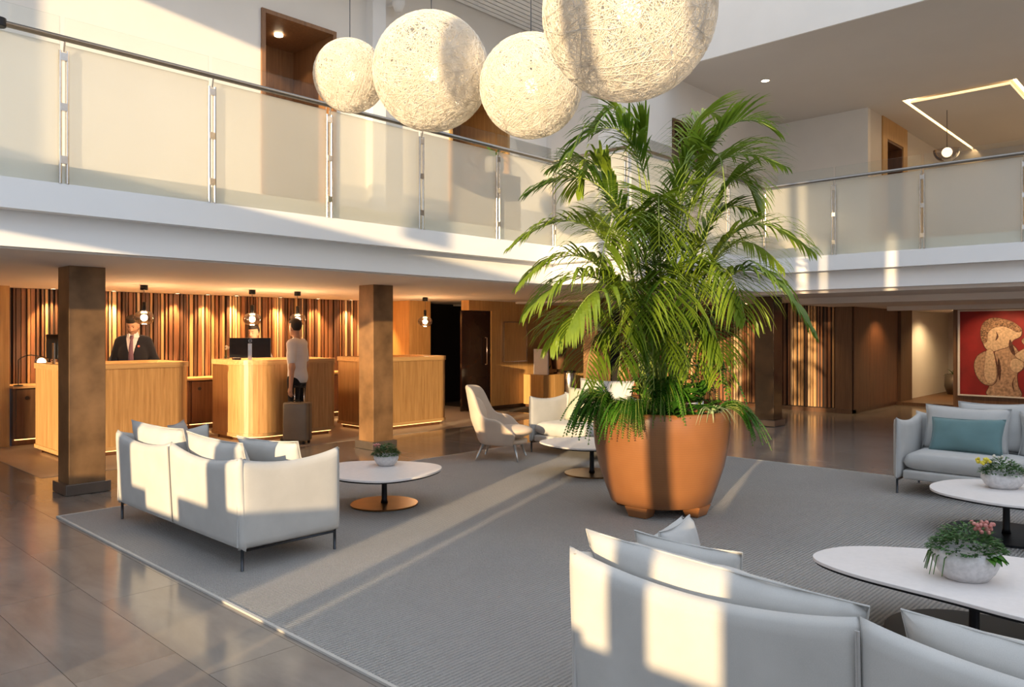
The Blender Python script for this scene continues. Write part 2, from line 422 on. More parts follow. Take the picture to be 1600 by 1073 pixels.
# ---- gallery slab with fascias (void: X<8.09,Y<6.84 / X<11.9,Y<5.58)
def bands(name, z0, z1, o, mat, x1=24.0):
    b = MB()
    b.box(-3.2, 8.09-o, 6.84-o, 14, z0, z1)
    b.box(8.09-o, 11.9-o, 5.58-o, 14, z0, z1)
    b.box(11.9-o, x1, -7, 14, z0, z1)
    return b.build(name, mat)
struct(bands('trim_1', 2.555, 2.79, .04, 'fascia'), 'white projecting edge band of the gallery')
struct(bands('floor_gallery', 2.79, 2.95, -.06, 'fascia'), 'gallery floor slab')
struct(bands('trim_2', 2.275, 2.555, -.10, 'fascia'), 'recessed lower white band of the gallery edge')
c = MB(); c.box(-3.2, 8.15, 7.02, 14, 2.262, 2.275); c.box(8.15, 12.0, 5.72, 14, 2.262, 2.275)
c.box(12.12, 24, -7, 14, 2.225, 2.275)
struct(c.build('ceiling', 'soffit'), 'ceiling under the gallery')
struct(MB().box(13.7, 24, -7, 5.9, 2.12, 2.225).build('ceiling_beam', 'soffit'), 'dropped white beam under the right gallery')

# ---- reception back wall of vertical slats
WB = struct(MB().box(3.0, 10.0, 13.06, 13.2, 0, 2.262).build('wall_back', 'darkvoid'), 'reception wall of mixed wooden slats')
x = 3.06; i = 0; cache = {}
while x < 9.93:
    w = random.choice([.026, .034, .042, .055]); dp = random.choice([.03, .045, .06])
    key = (w, dp)
    if key not in cache:
        t = MB().box(0, w, -dp, 0, .80, 2.258); me = bpy.data.meshes.new('slat'); me.from_pydata(t.v, [], t.f); cache[key] = me
    tone = random.choices(range(5), [3, 3, 2.6, 1.6, 2.2])[0]
    me = cache.setdefault((w, dp, tone), None)
    if me is None:
        me = cache[key].copy(); me.materials.append(SL[tone]); cache[(w, dp, tone)] = me
    o = bpy.data.objects.new('slat', me); COL.objects.link(o); o.parent = WB; o.location = (x, 13.06, 0)
    x += w+random.choice([.016, .022, .030]); i += 1
struct(MB().box(-3.2, 3.02, 12.55, 12.75, 0, 2.262).build('wall_left', 'panel'), 'plain oak wall panel left of the slats')
struct(MB().box(9.98, 10.55, 12.28, 13.4, 0, 2.262).build('wall_pier', 'panel'), 'oak pier at the end of the slat wall')
# dark passage
struct(MB().box(10.55, 14.5, 13.3, 13.5, 0, 2.262).build('wall_passage', 'darkvoid'), 'dark end wall of the passage')
struct(MB().box(10.56, 10.75, 12.9, 13.0, 0, 2.2).build('trim_3', 'walnut'), 'dark wooden post in the passage')
# oak plank wall with a dark lacquered door
WC = struct(MB().box(11.38, 15.6, 11.34, 11.5, 0, 2.262).build('wall_center', 'walnut'), 'oak plank wall behind the armchair')
pl = MB().box(0, .276, -.035, 0, .07, 2.262); pm = bpy.data.meshes.new('plank'); pm.from_pydata(pl.v, [], pl.f); pm.materials.append(M['panel'])
for k in range(15):
    o = bpy.data.objects.new('plank', pm); COL.objects.link(o); o.parent = WC; o.location = (11.38+.28*k, 11.34, 0)
o = MB().box(10.7, 11.38, 11.27, 11.5, 2.06, 2.262).build('header', 'panel', WC)
D1 = struct(MB().box(10.56, 11.36, 11.33, 11.38, .02, 2.05).build('door_1', 'darkgloss'), 'dark lacquered door beside the oak wall')
MB().tube([(11.2, 11.30, .95), (11.2, 11.26, .95), (11.2, 11.26, 1.5), (11.2, 11.30, 1.5)], .011, 8).build('handle', 'steel', D1, True)
fr = thing('wall_panel_frame', 'thin-framed square oak panel hung on the plank wall', 'panel', (11.72, 11.305, 1.0))
MB().box(0, .70, -.03, 0, 0, .82).build('backing', 'panel', fr)
b = MB()
b.box(-.02, 0, -.05, 0, -.02, .84); b.box(.70, .72, -.05, 0, -.02, .84); b.box(0, .70, -.05, 0, -.02, 0); b.box(0, .70, -.05, 0, .82, .84)
b.build('frame', 'steel', fr)

# ---- right side: slat wall, brown panels, corridor, art wall
WR = struct(MB().box(15.68, 15.85, 5.5, 13.3, 0, 2.225).build('wall_right', 'darkvoid'), 'slatted wooden wall beyond the right columns')
y = 5.86; cache2 = {}
while y < 11.1:
    w = random.choice([.03, .038, .05]); dp = random.choice([.03, .045, .06]); tone = random.choices(range(5), [2, 2.4, 2.6, 1.2, 2])[0]
    key = (w, dp, tone)
    if key not in cache2:
        t = MB().box(-dp, 0, 0, w, .10, 2.222); me = bpy.data.meshes.new('slat'); me.from_pydata(t.v, [], t.f); me.materials.append(SL[tone]); cache2[key] = me
    o = bpy.data.objects.new('slat', cache2[key]); COL.objects.link(o); o.parent = WR; o.location = (15.68, y, 0)
    y += w+random.choice([.02, .03, .04])
MB().box(15.62, 15.68, 5.5, 5.83, .06, 2.222).build('end_panel', 'brownwood', WR)
MB().box(15.60, 15.68, 5.5, 11.1, 0, .085).build('kick_board', 'walnut', WR)
WS = struct(MB().box(15.64, 18.4, 5.5, 5.62, 0, 2.12).build('wall_side', 'walnutred'), 'brown wooden side wall leading to the corridor')
for k in range(3):
    MB().box(15.66+k*.9, 15.66+k*.9+.893, 5.475, 5.50, .08, 2.12).build('panel', 'walnutred', WS)
struct(MB().box(18.4, 19.2, 5.42, 5.6, 0, 2.12).build('wall_jamb', 'brownwood'), 'lighter wooden jamb at the corridor')
struct(MB().box(19.2, 24, 5.5, 5.71, 0, 2.12).build('wall_corridor', 'white'), 'white corridor wall')
struct(MB().box(22.6, 22.75, -2, 5.5, 0, 2.12).build('wall_end', 'white'), 'white end wall of the corridor')
AW = struct(MB().box(17.5, 17.72, .2, 4.17, .10, 2.12).build('wall_art', 'brownwood'), 'dark wooden partition carrying the painting')
struct(MB().box(17.45, 17.7, .2, 4.17, 0, .055).build('trim_4', 'brownwood'), 'low wooden step under the partition')
o = MB().box(17.52, 17.56, .25, 4.1, .055, .085).build('light_strip', 'led', AW)

struct(MB().box(16.0, 16.2, -7, 4.97, 2.035, 2.12).build('trim_8', 'soffit'), 'white lintel in front of the painting wall')
# ---- upper gallery: walls, doors, ceilings
def wall_y(name, x0, x1, y0, y1, z0, z1, holes, mat):
    """wall along X with rectangular holes (xa, xb, za, zb)"""
    b = MB(); hs = sorted(holes); x = x0
    for xa, xb, za, zb in hs:
        b.box(x, xa, y0, y1, z0, z1)
        if za > z0: b.box(xa, xb, y0, y1, z0, za)
        b.box(xa, xb, y0, y1, zb, z1); x = xb
    b.box(x, x1, y0, y1, z0, z1)
    return b.build(name, mat)
ZT = 6.62
struct(wall_y('wall_gallery', -3.2, 10.0, 8.6, 8.75, 2.95, 7.5, [(4.69, 5.75, 2.95, 5.54), (7.75, 9.05, 2.95, 5.35)], 'white'), 'white upper gallery wall')
struct(MB().box(6.24, 6.46, 8.45, 8.6, 2.95, 7.5).build('wall_pilaster', 'fascia'), 'white pilaster on the gallery wall')
struct(MB().box(10.0, 10.2, 7.5, 8.75, 2.95, 9.5).build('wall_return', 'white'), 'white return wall of the gallery')
struct(wall_y('wall_gallery_far', 10.2, 16.85, 7.5, 7.65, 2.95, 9.5, [(12.23, 13.25, 2.95, 5.53)], 'white'), 'white wall behind the palm on the gallery')
struct(MB().box(16.7, 16.85, 5.56, 7.5, 2.95, 6.29).build('wall_block', 'white'), 'white block wall on the gallery')
struct(wall_y('wall_gallery_side', 16.85, 24, 5.56, 5.7, 2.95, 6.29, [(17.85, 18.95, 2.95, 5.85)], 'ceil'), 'warm lit gallery corridor wall')
struct(MB().box(17.55, 19.25, 5.53, 5.56, 5.85, 6.29).build('trim_5', 'panel'), 'oak panel above the gallery door')
b = MB(); b.box(17.55, 17.85, 5.53, 5.56, 2.95, 5.85); b.box(18.95, 19.25, 5.53, 5.56, 2.95, 5.85)
struct(b.build('trim_6', 'panel'), 'oak door surround on the gallery')
struct(MB().box(22.4, 22.6, -7, 5.56, 2.95, 6.29).build('wall_gallery_end', 'ceil'), 'end wall of the gallery')
def niche(name, x0, x1, y0, depth, z1, mat, light=True, label=''):
    t = .04
    b = MB(); b.box(x0-t, x0+.01, y0-.03, y0+depth, 2.95, z1+t); b.box(x1-.01, x1+t, y0-.03, y0+depth, 2.95, z1+t)
    b.box(x0+.01, x1-.01, y0-.03, y0+depth, z1-.01, z1+t)
    o = struct(b.build(name, mat), label)
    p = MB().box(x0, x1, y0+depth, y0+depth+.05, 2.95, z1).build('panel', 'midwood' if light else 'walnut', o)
    if light:
        MB().lathe([(.055, 0), (.055, .02)], 20, ((x0+x1)/2-.02, y0+depth*.5, z1-.032)).build('downlight', 'spot', o)
        l = bpy.data.lights.new('niche_lamp', 'SPOT'); l.energy = 9; l.color = (1, .74, .45); l.spot_size = R(120); l.shadow_soft_size = .05
        lo = bpy.data.objects.new('niche_lamp', l); COL.objects.link(lo); lo.parent = o; lo.location = ((x0+x1)/2-.02, y0+depth*.5, z1-.05)
    return o
niche('door_2', 4.73, 5.71, 8.6, .95, 5.50, 'midwood', True, 'tall wood-lined doorway on the left gallery')
niche('door_3', 7.79, 9.01, 8.6, 1.1, 5.31, 'panel', True, 'wood-lined recess on the gallery behind the lamps')
niche('door_4', 12.27, 13.21, 7.5, .5, 5.49, 'walnut', False, 'wood-lined doorway behind the palm')
niche('door_5', 17.89, 18.91, 5.58, .4, 5.81, 'walnutred', False, 'dark doorway on the right gallery')
# slatted ceiling above the left gallery
CS = struct(MB().box(-3.2, 10.0, 6.95, 8.6, ZT+.05, ZT+.10).build('ceiling_slatted', 'fascia'), 'white slatted ceiling above the gallery')
for k in range(15):
    MB().box(-3.2, 10.0, 6.97+k*.108, 6.97+k*.108+.085, ZT, ZT+.05).build('slat', 'fascia', CS)
struct(MB().box(-3.2, 10.2, 6.8, 6.95, ZT, 9.5).build('wall_clerestory', 'fascia'), 'white edge above the slatted ceiling')
b = MB(); b.box(11.9, 16.7, -7, 7.5, 6.29, 6.5); b.box(16.7, 24, 4.9, 7.5, 6.29, 6.5); b.box(16.7, 24, -7, 2.94, 6.29, 6.5); b.box(16.7, 24, 2.94, 4.9, 6.42, 6.5)
struct(b.build('ceiling_gallery', 'ceil'), 'taupe gallery ceiling')
struct(MB().box(11.86, 11.9, -7, 7.5, 6.285, 9.5).build('wall_upper', 'white'), 'white wall band above the right gallery')
CP = struct(MB().box(16.82, 22.4, 3.06, 4.78, 6.24, 6.29).build('ceiling_panel', 'ceil'), 'dropped taupe ceiling panel with a lit edge')
b = MB(); b.box(16.74, 16.78, 3.0, 4.86, 6.33, 6.36); b.box(16.74, 22.4, 4.82, 4.86, 6.33, 6.36); b.box(16.74, 22.4, 2.98, 3.02, 6.33, 6.36)
b.build('light_strip', 'cove', CP)
struct(MB().box(5, 24, -7.2, -7, 0, 9.5).build('wall_unseen_right', 'white'), 'unseen white wall added to dim the right of the hall')  # unseen wall, added to keep sky light off the right side

# ---- unseen window front behind the camera, its solid parts shaped to mask the sun
XF = -3.2; TE = math.tan(SUN_EL); SA, CA = math.sin(SUN_AZ), math.cos(SUN_AZ)
def fy(s): return (s+XF*SA)/CA
def fz(s, w): return w-TE*(XF*CA+fy(s)*SA)
fb = MB(); fm = MB(); sunblock = MB()
def blk(mb, s0, s1, w0, w1, th=.10):
    sm = (s0+s1)/2
    z0 = 0 if w0 is None else fz(sm, w0); z1 = 9.5 if w1 is None else fz(sm, w1)
    mb.box(XF-th, XF, fy(s0), fy(s1), z0, z1)
for a, b_ in ((.63, .76), (1.30, 1.46), (2.78, 2.91)): blk(fm, a, b_, None, 5.71)
blk(fm, 3.80, 4.04, None, 2.87); blk(fm, 4.28, 4.50, 3.48, 5.71); blk(fm, 5.35, 5.56, None, 2.87)
blk(fb, 6.98, 7.74, None, 2.87); blk(fb, 3.80, 10.6, 2.87, 3.48); blk(fb, 7.28, 12.5, 3.48, None)
blk(fb, -1.0, 7.28, 5.71, None); blk(fb, 10.6, 13.5, None, 3.48)
blk(fb, -2.0, .33, None, 3.50); blk(fb, -5.5, -.9, 3.3, None); blk(fb, -5.5, -2.0, None, 3.6)
for a, b_ in ((-.92, -.72), (-.62, .22), (.29, .50)): blk(fb, a, b_, 3.3, 5.75)  # unseen blocks with narrow slits, added to thin the sun on the right
blk(fb, -.92, .46, 4.40, 5.75)
for a, b_, w in ((.33, .90, .72), (.90, 1.86, .80), (1.86, 2.70, 1.75), (3.37, 3.80, .84), (4.04, 4.50, .84), (4.50, 5.09, .69), (5.09, 5.56, .85), (5.56, 6.98, .73), (7.74, 10.6, .78)):
    blk(sunblock, a, b_, None, w)  # unseen stepped blocks, heights set to cast the low shade on the sofas
struct(fb.build('wall_sun_mask', 'facade'), 'unseen masonry of the window front, openings shaped to the sun patches')
struct(fm.build('window_1', 'gunmetal'), 'unseen dark mullions of the window front, spaced to cut the sun into stripes')
struct(sunblock.build('wall_sunblock', 'facade'), 'sill walls, unseen, stepped to cast low shade')

# ---- columns
def column(x, y, label, top=2.262, mat='bronze', w=.335):
    t = thing('column', label, 'column', (x, y, 0))
    MB().box(0, w, 0, w, .0, top).build('shaft', mat, t, bevel=.004)
    MB().box(-.04, w+.04, -.04, w+.04, .004, .11).build('plinth', 'plinth', t, bevel=.004)
    return t
column(2.51, 8.34, 'square bronze column in front of the left reception desk')
column(6.34, 8.57, 'square bronze column between the second and third desks')
column(12.57, 5.72, 'dark square column behind the palm on the right', 2.225, 'darkcol')
column(11.55, 8.68, 'brown square column behind the small sofa')
# ================================================================== THINGS
# ---- gallery balustrades: frosted glass panels, twin-bar posts, handrail
def balustrade(label, p0, p1, posts, nrm, end_posts=(True, True), cap0=False):
    """p0,p1: ends of the glass line; posts: distances along it; nrm: unit vector to the void"""
    p0 = Vector((*p0, 0)); p1 = Vector((*p1, 0)); L = (p1-p0).length; d = (p1-p0)/L; n = Vector((*nrm, 0))
    rz = math.atan2(d.y, d.x)
    flip = 1 if Vector((-d.y, d.x, 0)).dot(n) > 0 else -1      # local +y times flip = towards the void
    t = thing('balustrade', label, 'balustrade', p0, rz, 'glass balustrades of the gallery')
    edges = sorted(set([0]+list(posts)+[L]))
    for a, b_ in zip(edges[:-1], edges[1:]):
        if b_-a < .1: continue
        g = MB().box(a+.018, b_-.018, -.006, .006, 2.79, 3.905).build('glass_panel', 'frost', t)
        MB().box(a+.018, b_-.018, -.006, .006, 3.905, 4.13).build('clear_edge', 'clear', g)
    for q in posts:
        o = bpy.data.objects.new('post', POST); COL.objects.link(o); o.parent = t; o.location = (q, flip*.035, 0)
    MB().tube([(0, flip*.062, 3.94), (L, flip*.062, 3.94)], .024, 14).build('handrail', 'rail', t, True)
    b = MB()
    for q in posts: b.tube([(q, flip*.035, 3.84), (q, flip*.062, 3.93)], .007, 6)
    b.build('rail_bracket', 'steel', t)
    return t
pb = MB()
for sx in (-1, 1):
    pb.tube([(sx*.026, 0, 2.79), (sx*.026, 0, 3.85)], .0125, 10)
for z in (2.98, 3.40, 3.80): pb.box(-.026, .026, -.014, .014, z-.03, z+.03)
POST = bpy.data.meshes.new('post'); POST.from_pydata(pb.v, [], pb.f); POST.materials.append(M['steel'])
bl = balustrade('long frosted glass balustrade above the reception', (.76, 6.84), (8.09, 6.84), [1.25, 2.47, 3.72, 4.95, 6.21, 7.31], (0, -1))
MB().lathe([(.045, -.004), (.05, 0), (.05, .06), (.02, .065)], 16).build('end_cap', 'black', bl, loc=(.8, -.062, 3.91))
balustrade('short glass balustrade behind the left of the palm', (8.09, 6.80), (8.09, 5.58), [1.2], (-1, 0))
balustrade('glass balustrade running behind the palm crown', (8.13, 5.58), (11.86, 5.58), [1.25, 2.5], (0, -1))
balustrade('frosted glass balustrade on the right gallery', (11.9, 5.58), (11.9, -2), [.02, 1.13, 2.36, 3.58, 4.8, 6.02], (-1, 0))

# ---- reception desks
def desk(label, x0, x1, y0, y1, radii):
    t = thing('reception_desk', label, 'desk', ((x0+x1)/2, y0, 0), 0, 'oak reception desks')
    w = (x1-x0)/2; d = y1-y0
    P = rrect(-w, w, 0, d, radii, 10)
    MB().prism(P, .11, 1.13).build('body', 'oak', t)
    MB().ring(inset(P, .018), inset(P, -.06), 1.13, 1.2).build('rim', 'oakx', t, bevel=.006)
    MB().prism(inset(P, -.05), 1.125, 1.165).build('worktop', 'oakx', t)
    MB().ring(inset(P, .016), inset(P, -.06), .075, .125).build('skirt', 'oakx', t, bevel=.004)
    MB().prism(inset(P, -.09), .004, .08).build('plinth', 'walnut', t)
    MB().ring(inset(P, -.055), inset(P, -.075), .055, .07).build('light_strip', 'led', t)
    return t
desk('oak reception desk behind the left column', 3.1, 4.75, 10.6, 11.7, (.06, .22, .06, .06))
desk('curved oak reception desk where the guest stands', 5.42, 6.98, 10.4, 11.45, (.42, .10, .06, .06))
desk('oak reception desk beside the dark passage', 7.45, 9.05, 10.05, 11.1, (.16, .16, .06, .06))

# ---- low cabinets under the slat wall
CW = [1.245]*5+[.69]; x = 3.05
for k, cw in enumerate(CW):
    wm = 'brownwood' if k == 0 else 'walnutred'
    t = thing('low_cabinet', 'low cabinet with a finger hole, %s from the left under the slats' % ['first', 'second', 'third', 'fourth', 'fifth', 'sixth'][k], 'cabinet', (x, 12.46, 0), 0, 'low cabinets under the slat wall')
    MB().box(0, cw-.005, .03, .50, .10, .815).build('body', wm, t)
    d = MB().box(.03, cw-.015, 0, .03, .12, .80).build('door', wm, t, bevel=.003)
    MB().lathe([(.028, 0), (.028, .004)], 16).build('finger_hole', 'darkvoid', d, loc=(.16, -.003, .68)).rotation_euler = (R(90), 0, 0)
    MB().box(0, cw-.005, .10, .48, .004, .10).build('plinth', 'walnut', t)
    MB().box(.02, cw-.02, .05, .07, .085, .098).build('light_strip', 'led', t)
    x += cw
tag(MB().box(3.03, 9.97, 12.43, 12.985, .818, .855).build('counter_shelf', 'oakx', bevel=.004), 'long thin oak shelf on the cabinets below the slats', 'shelf')

# ---- glass pendant lamps over the desks
def pendant(x, y, label, zc=1.81):
    t = thing('pendant_lamp', label, 'lamp', (x, y, 0), 0, 'smoked glass pendants over the desks')
    MB().lathe([(.042, 2.19), (.05, 2.195), (.05, 2.258)], 20).build('canopy', 'black', t, True)
    MB().tube([(0, 0, zc+.19), (0, 0, 2.2)], .004, 6).build('cord', 'black', t)
    MB().lathe([(.022, zc+.09), (.026, zc+.10), (.026, zc+.21), (.012, zc+.22)], 14).build('socket', 'black', t, True)
    prof = []
    for i in range(13):
        a = math.pi*(.10+.80*i/12); prof.append((.135*math.sin(a)**.8, zc-.095*math.cos(a)*1.0))
    me = MB().grid(lambda u, v: (prof[round(v*12)][0]*math.cos(2*math.pi*u), prof[round(v*12)][0]*math.sin(2*math.pi*u), prof[round(v*12)][1]), 28, 13, True)
    me.build('glass_shade', 'smoke', t, True)
    MB().ball((0, 0, zc), .045, 16, 10).build('bulb', 'bulb', t, True)
    l = bpy.data.lights.new('pendant_glow', 'POINT'); l.energy = 36; l.color = (1, .66, .36); l.shadow_soft_size = .05
    lo = bpy.data.objects.new('pendant_glow', l); COL.objects.link(lo); lo.parent = t; lo.location = (0, 0, zc-.10)
pendant(4.23, 10.95, 'smoked glass pendant above the suited receptionist desk')
pendant(5.83, 10.95, 'smoked glass pendant above the computer monitor')
pendant(6.58, 10.9, 'smoked glass pendant behind the guest in white')
pendant(9.3, 10.98, 'smoked glass pendant beside the dark passage')

# ---- recessed downlights washing the slat wall
for k, x in enumerate((3.65, 4.5, 5.5, 6.02, 6.54, 7.4, 8.2, 8.95, 9.6)):
    t = thing('downlight', 'small recessed ceiling downlight, %s from the left along the slat wall' % ['first', 'second', 'third', 'fourth', 'fifth', 'sixth', 'seventh', 'eighth', 'ninth'][k], 'downlight', (x, 12.84, 2.262), 0, 'downlights along the slat wall')
    MB().ring([(.05*math.cos(2*math.pi*i/20), .05*math.sin(2*math.pi*i/20)) for i in range(20)], [(.038*math.cos(2*math.pi*i/20), .038*math.sin(2*math.pi*i/20)) for i in range(20)], -.008, 0).build('ring', 'steel', t)
    MB().lathe([(.037, -.003), (.037, -.001)], 16).build('lens', 'spot', t)
    l = bpy.data.lights.new('wall_washer', 'SPOT'); l.energy = 150; l.color = (1, .62, .26); l.spot_size = R(75); l.spot_blend = .6; l.shadow_soft_size = .03
    lo = bpy.data.objects.new('wall_washer', l); COL.objects.link(lo); lo.parent = t; lo.location = (0, 0, -.012)
    lo.rotation_euler = (R(8), 0, 0)

# ---- desk lamp, monitors and small things at the reception
t = thing('desk_lamp', 'curved black desk lamp with a lit globe at the far left', 'lamp', (3.10, 12.1+.35, .856))
MB().lathe([(.06, 0), (.06, .012), (.012, .018)], 20).build('base', 'black', t, True)
MB().tube([(0, 0, .01), (0, 0, .36)]+[(.02+.14*(1-math.cos(a)), -.0, .36+.07*math.sin(a)) for a in (R(30), R(60), R(90), R(130), R(160))], .007, 8).build('arm', 'black', t, True)
MB().ball((.29, 0, .33), .055, 16, 10).build('bulb', 'bulb', t, True)
MB().ball((.29, 0, .33), .085, 18, 12).build('glass_shade', 'smoke', t, True)
def monitor(label, loc, rz, w, h, logo=False):
    t = thing('monitor', label, 'monitor', loc, rz)
    MB().box(-.12, .12, -.08, .10, 0, .012).build('base', 'black', t, bevel=.004)
    MB().box(-.03, .03, .03, .05, .012, .30).build('stand', 'steel', t, bevel=.004)
    b = MB().box(-w/2, w/2, -.022, .022, .085, .085+h).build('screen', 'black', t, bevel=.006)
    MB().box(-w/2+.012, w/2-.012, -.0235, -.0215, .10, .075+h).build('display', 'darkgloss', b)
    if logo:
        ring = [(.026*math.cos(2*math.pi*i/24), .026*math.sin(2*math.pi*i/24)) for i in range(24)]
        o = MB().ring(ring, [(x*.86, y*.86) for x, y in ring], 0, .002).build('logo_ring', 'steel', b)
        o.location = (0, .0235, .085+h-.045); o.rotation_euler = (R(90), 0, R(180))
        cu = bpy.data.curves.new('logo_text', 'FONT'); cu.body = 'DELL'; cu.size = .017; cu.align_x = 'CENTER'; cu.align_y = 'CENTER'; cu.extrude = .0006
        dg = bpy.data.objects.new('tmp', cu); COL.objects.link(dg)
        me = bpy.data.meshes.new_from_object(dg.evaluated_get(bpy.context.evaluated_depsgraph_get())); bpy.data.objects.remove(dg)
        me.materials.clear()
        o = mk('logo_text', me, 'steel', b); o.location = (0, .0242, .085+h-.045); o.rotation_euler = (R(90), 0, R(180))
    return t
monitor('black computer monitor seen from behind on the curved desk', (5.80, 10.95, 1.140), R(180-35), .60, .30, True)
mo = monitor('green-grey monitor on the left desk beside the column', (3.30, 11.45, 1.166), R(100), .5, .33)
t = thing('desk_flower', 'small white flower sprig in a glass beside the monitor', 'flower', (5.52, 11.17, 1.166))
MB().lathe([(.028, 0), (.034, .05), (.03, .09)], 14).build('glass', 'clear', t, True)
MB().tube([(0, 0, .01), (.005, 0, .12), (.02, .0, .20)], .004, 6).build('stem', 'herb', t)
b = MB(); [b.ball((.02+random.uniform(-.03, .03), random.uniform(-.03, .03), .2+random.uniform(-.03, .03)), .016, 8, 6) for i in range(7)]
b.build('petals', 'cream', t, True)
t = thing('leaflet_rack', 'small dark leaflet holder behind the monitor stand', 'holder', (5.68, 11.15, 1.166))
MB().box(-.06, .06, -.03, .03, 0, .05).build('tray', 'black', t, bevel=.003)
MB().box(-.05, .05, -.012, .012, .02, .09).build('cards', 'tabletop', t)

# ---- low cabinet, picture and bin by the plank wall
t = thing('side_cabinet', 'low oak cabinet of two doors against the plank wall', 'cabinet', (12.35, 10.72, 0))
MB().box(0, 1.1, .02, .56, .06, .70).build('body', 'panel', t)
for k in range(3): MB().box(.005+k*.366, .361+k*.366, 0, .022, .07, .695).build('door', 'panel', t, bevel=.003)
MB().box(0, 1.1, .06, .5, .003, .06).build('plinth', 'walnut', t)
t = thing('display_box', 'white framed glass display with small green plant on the oak cabinet', 'display', (12.55, 10.95, .70))
MB().box(-.02, .02, -.2, .2, 0, .55).build('post', 'tabletop', t)
MB().box(.03, .42, .16, .2, 0, .5).build('back_panel', 'brownwood', t)
b = MB()
for i in range(16):
    a = random.uniform(0, 6.28); b.tube([(.2, 0, .0), (.2+.03*math.cos(a), .03*math.sin(a), .1), (.2+.09*math.cos(a), .09*math.sin(a), .12+random.uniform(0, .14))], [.012, .018, .002], 4)
b.build('leaves', 'leafy', t, True)
t = thing('table_lamp', 'conical wooden table lamp on the oak cabinet', 'lamp', (13.12, 10.95, .70))
MB().lathe([(.10, 0), (.10, .02), (.03, .03), (.03, .12)], 20).build('base', 'walnut', t, True)
MB().lathe([(.13, .10), (.20, .62)], 24).build('lamp_shade', 'brownwood', t, True)
t = thing('steel_bin', 'tall polished steel cylinder bin beside the oak cabinet', 'bin', (12.05, 9.75, 0))
MB().lathe([(.12, .004), (.12, .80), (.115, .81)], 28).build('drum', 'steel', t, True)
MB().lathe([(.121, .81), (.121, .84), (.06, .845)], 28).build('lid', 'black', t, True)

# ---- sofas: thin padded shells, cushions are things of their own
def slab(w, h, t, top=None, nu=26, nv=14, p=6, wob=0):
    """padded panel: width along y, height along z, thickness along x, rounded edges"""
    m = MB(); top = top or (lambda u: 0)
    def pt(u, v, s):
        a, b_ = 2*u-1, 2*v-1
        e = max(0, (1-abs(a)**p))**(1/2.4)*max(0, (1-abs(b_)**p))**(1/2.4)
        aa = math.copysign(1-(1-abs(a))**1.35, a); bb = math.copysign(1-(1-abs(b_))**1.35, b_)
        u2, v2 = (aa+1)/2, (bb+1)/2
        return (s*t/2*e, (u2-.5)*w, v2*(h+top(u2)))
    for s in (1, -1):
        k = MB().grid(lambda u, v: pt(u, v, s), nu, nv)
        m.add(k.v, k.f if s < 0 else [f[::-1] for f in k.f])
    return m
def weld(o):
    w = o.modifiers.new('weld', 'WELD'); w.merge_threshold = .0008
    return o
SOFA_L, SOFA_D = 2.16, .78
def make_sofa(label, loc, rz, mat):
    t = thing('sofa', label, 'sofa', loc, rz, 'lounge sofas with thin padded shells')
    xb = -SOFA_D/2+.04
    sag = lambda u: -.055*math.sin(math.pi*u)+.012*abs(2*u-1)**6
    for s in (-1, 1):
        o = weld(slab(SOFA_L/2+.01, .62, .085, sag).build('back_panel', mat, t, True)); o.location = (xb, s*SOFA_L/4, .135)
        o.rotation_euler = (0, R(-3), 0)
        b = MB(); zt = .62+sag(0 if s > 0 else 1)
        b.tube([(0, 0, .03), (0, 0, .6)], .0045, 6); q = b.build('piping', 'piping', o); q.location = (-.034, -s*(SOFA_L/4+.003), 0)
    for s in (-1, 1):
        o = weld(slab(SOFA_D, .60, .085, lambda u: -.045*math.sin(math.pi*u)+.01*abs(2*u-1)**6).build('arm_panel', mat, t, True))
        o.rotation_euler = (0, 0, R(-90)); o.location = (0, s*(SOFA_L/2-.03), .145)
        q = MB().tube([(0, 0, .02), (0, 0, .60)], .0075, 8).build('piping', 'piping', o, True); q.location = (0, -SOFA_D/2-.002, 0)
        q = MB().tube([(0, 0, .02), (0, 0, .60)], .0075, 8).build('piping', 'piping', o, True); q.location = (0, SOFA_D/2+.002, 0)
    o = MB().box(-SOFA_D/2+.08, SOFA_D/2-.02, -SOFA_L/2+.08, SOFA_L/2-.08, .15, .24).build('seat_base', mat, t, True, .02, 3)
    for s in (-1, 1):
        o = weld(slab(SOFA_L/2-.09, .64, .19, None, 22, 18, 5).build('seat_cushion', mat, t, True))
        o.rotation_euler = (0, R(90), 0); o.location = (-.28, s*(SOFA_L/4-.04), .325)
    for sx in (-1, 1):
        for sy in (-1, 1):
            MB().tube([(sx*(SOFA_D/2-.03), sy*(SOFA_L/2-.03), .003), (sx*(SOFA_D/2-.03), sy*(SOFA_L/2-.03), .18)], .011, 10).build('leg', 'gunmetal', t, True)
    for sy in (-1, 1): MB().tube([(-SOFA_D/2+.03, sy*(SOFA_L/2-.03), .135), (SOFA_D/2-.03, sy*(SOFA_L/2-.03), .135)], .009, 8).build('frame_bar', 'gunmetal', t, True)
    return t
S1 = make_sofa('ivory sofa seen from behind near the left column', (2.85, 5.86, .012), 0, 'fabric')
S2 = dup(S1, (2.70, .79, .012), 0, 'ivory sofa in the right foreground seen from behind')
S3 = dup(S1, (8.52, 1.39, .012), R(180), 'pale sofa facing the camera with a teal pillow')
S4 = dup(S1, (7.98, 5.77, .012), R(180), 'pale sofa half hidden behind the planter')
for s in (S3, S4):
    for ch in s.children:
        if ch.data and ch.data.materials and ch.data.materials[0] == M['fabric']:
            ch.data = ch.data.copy(); ch.data.materials[0] = M['fabric2']
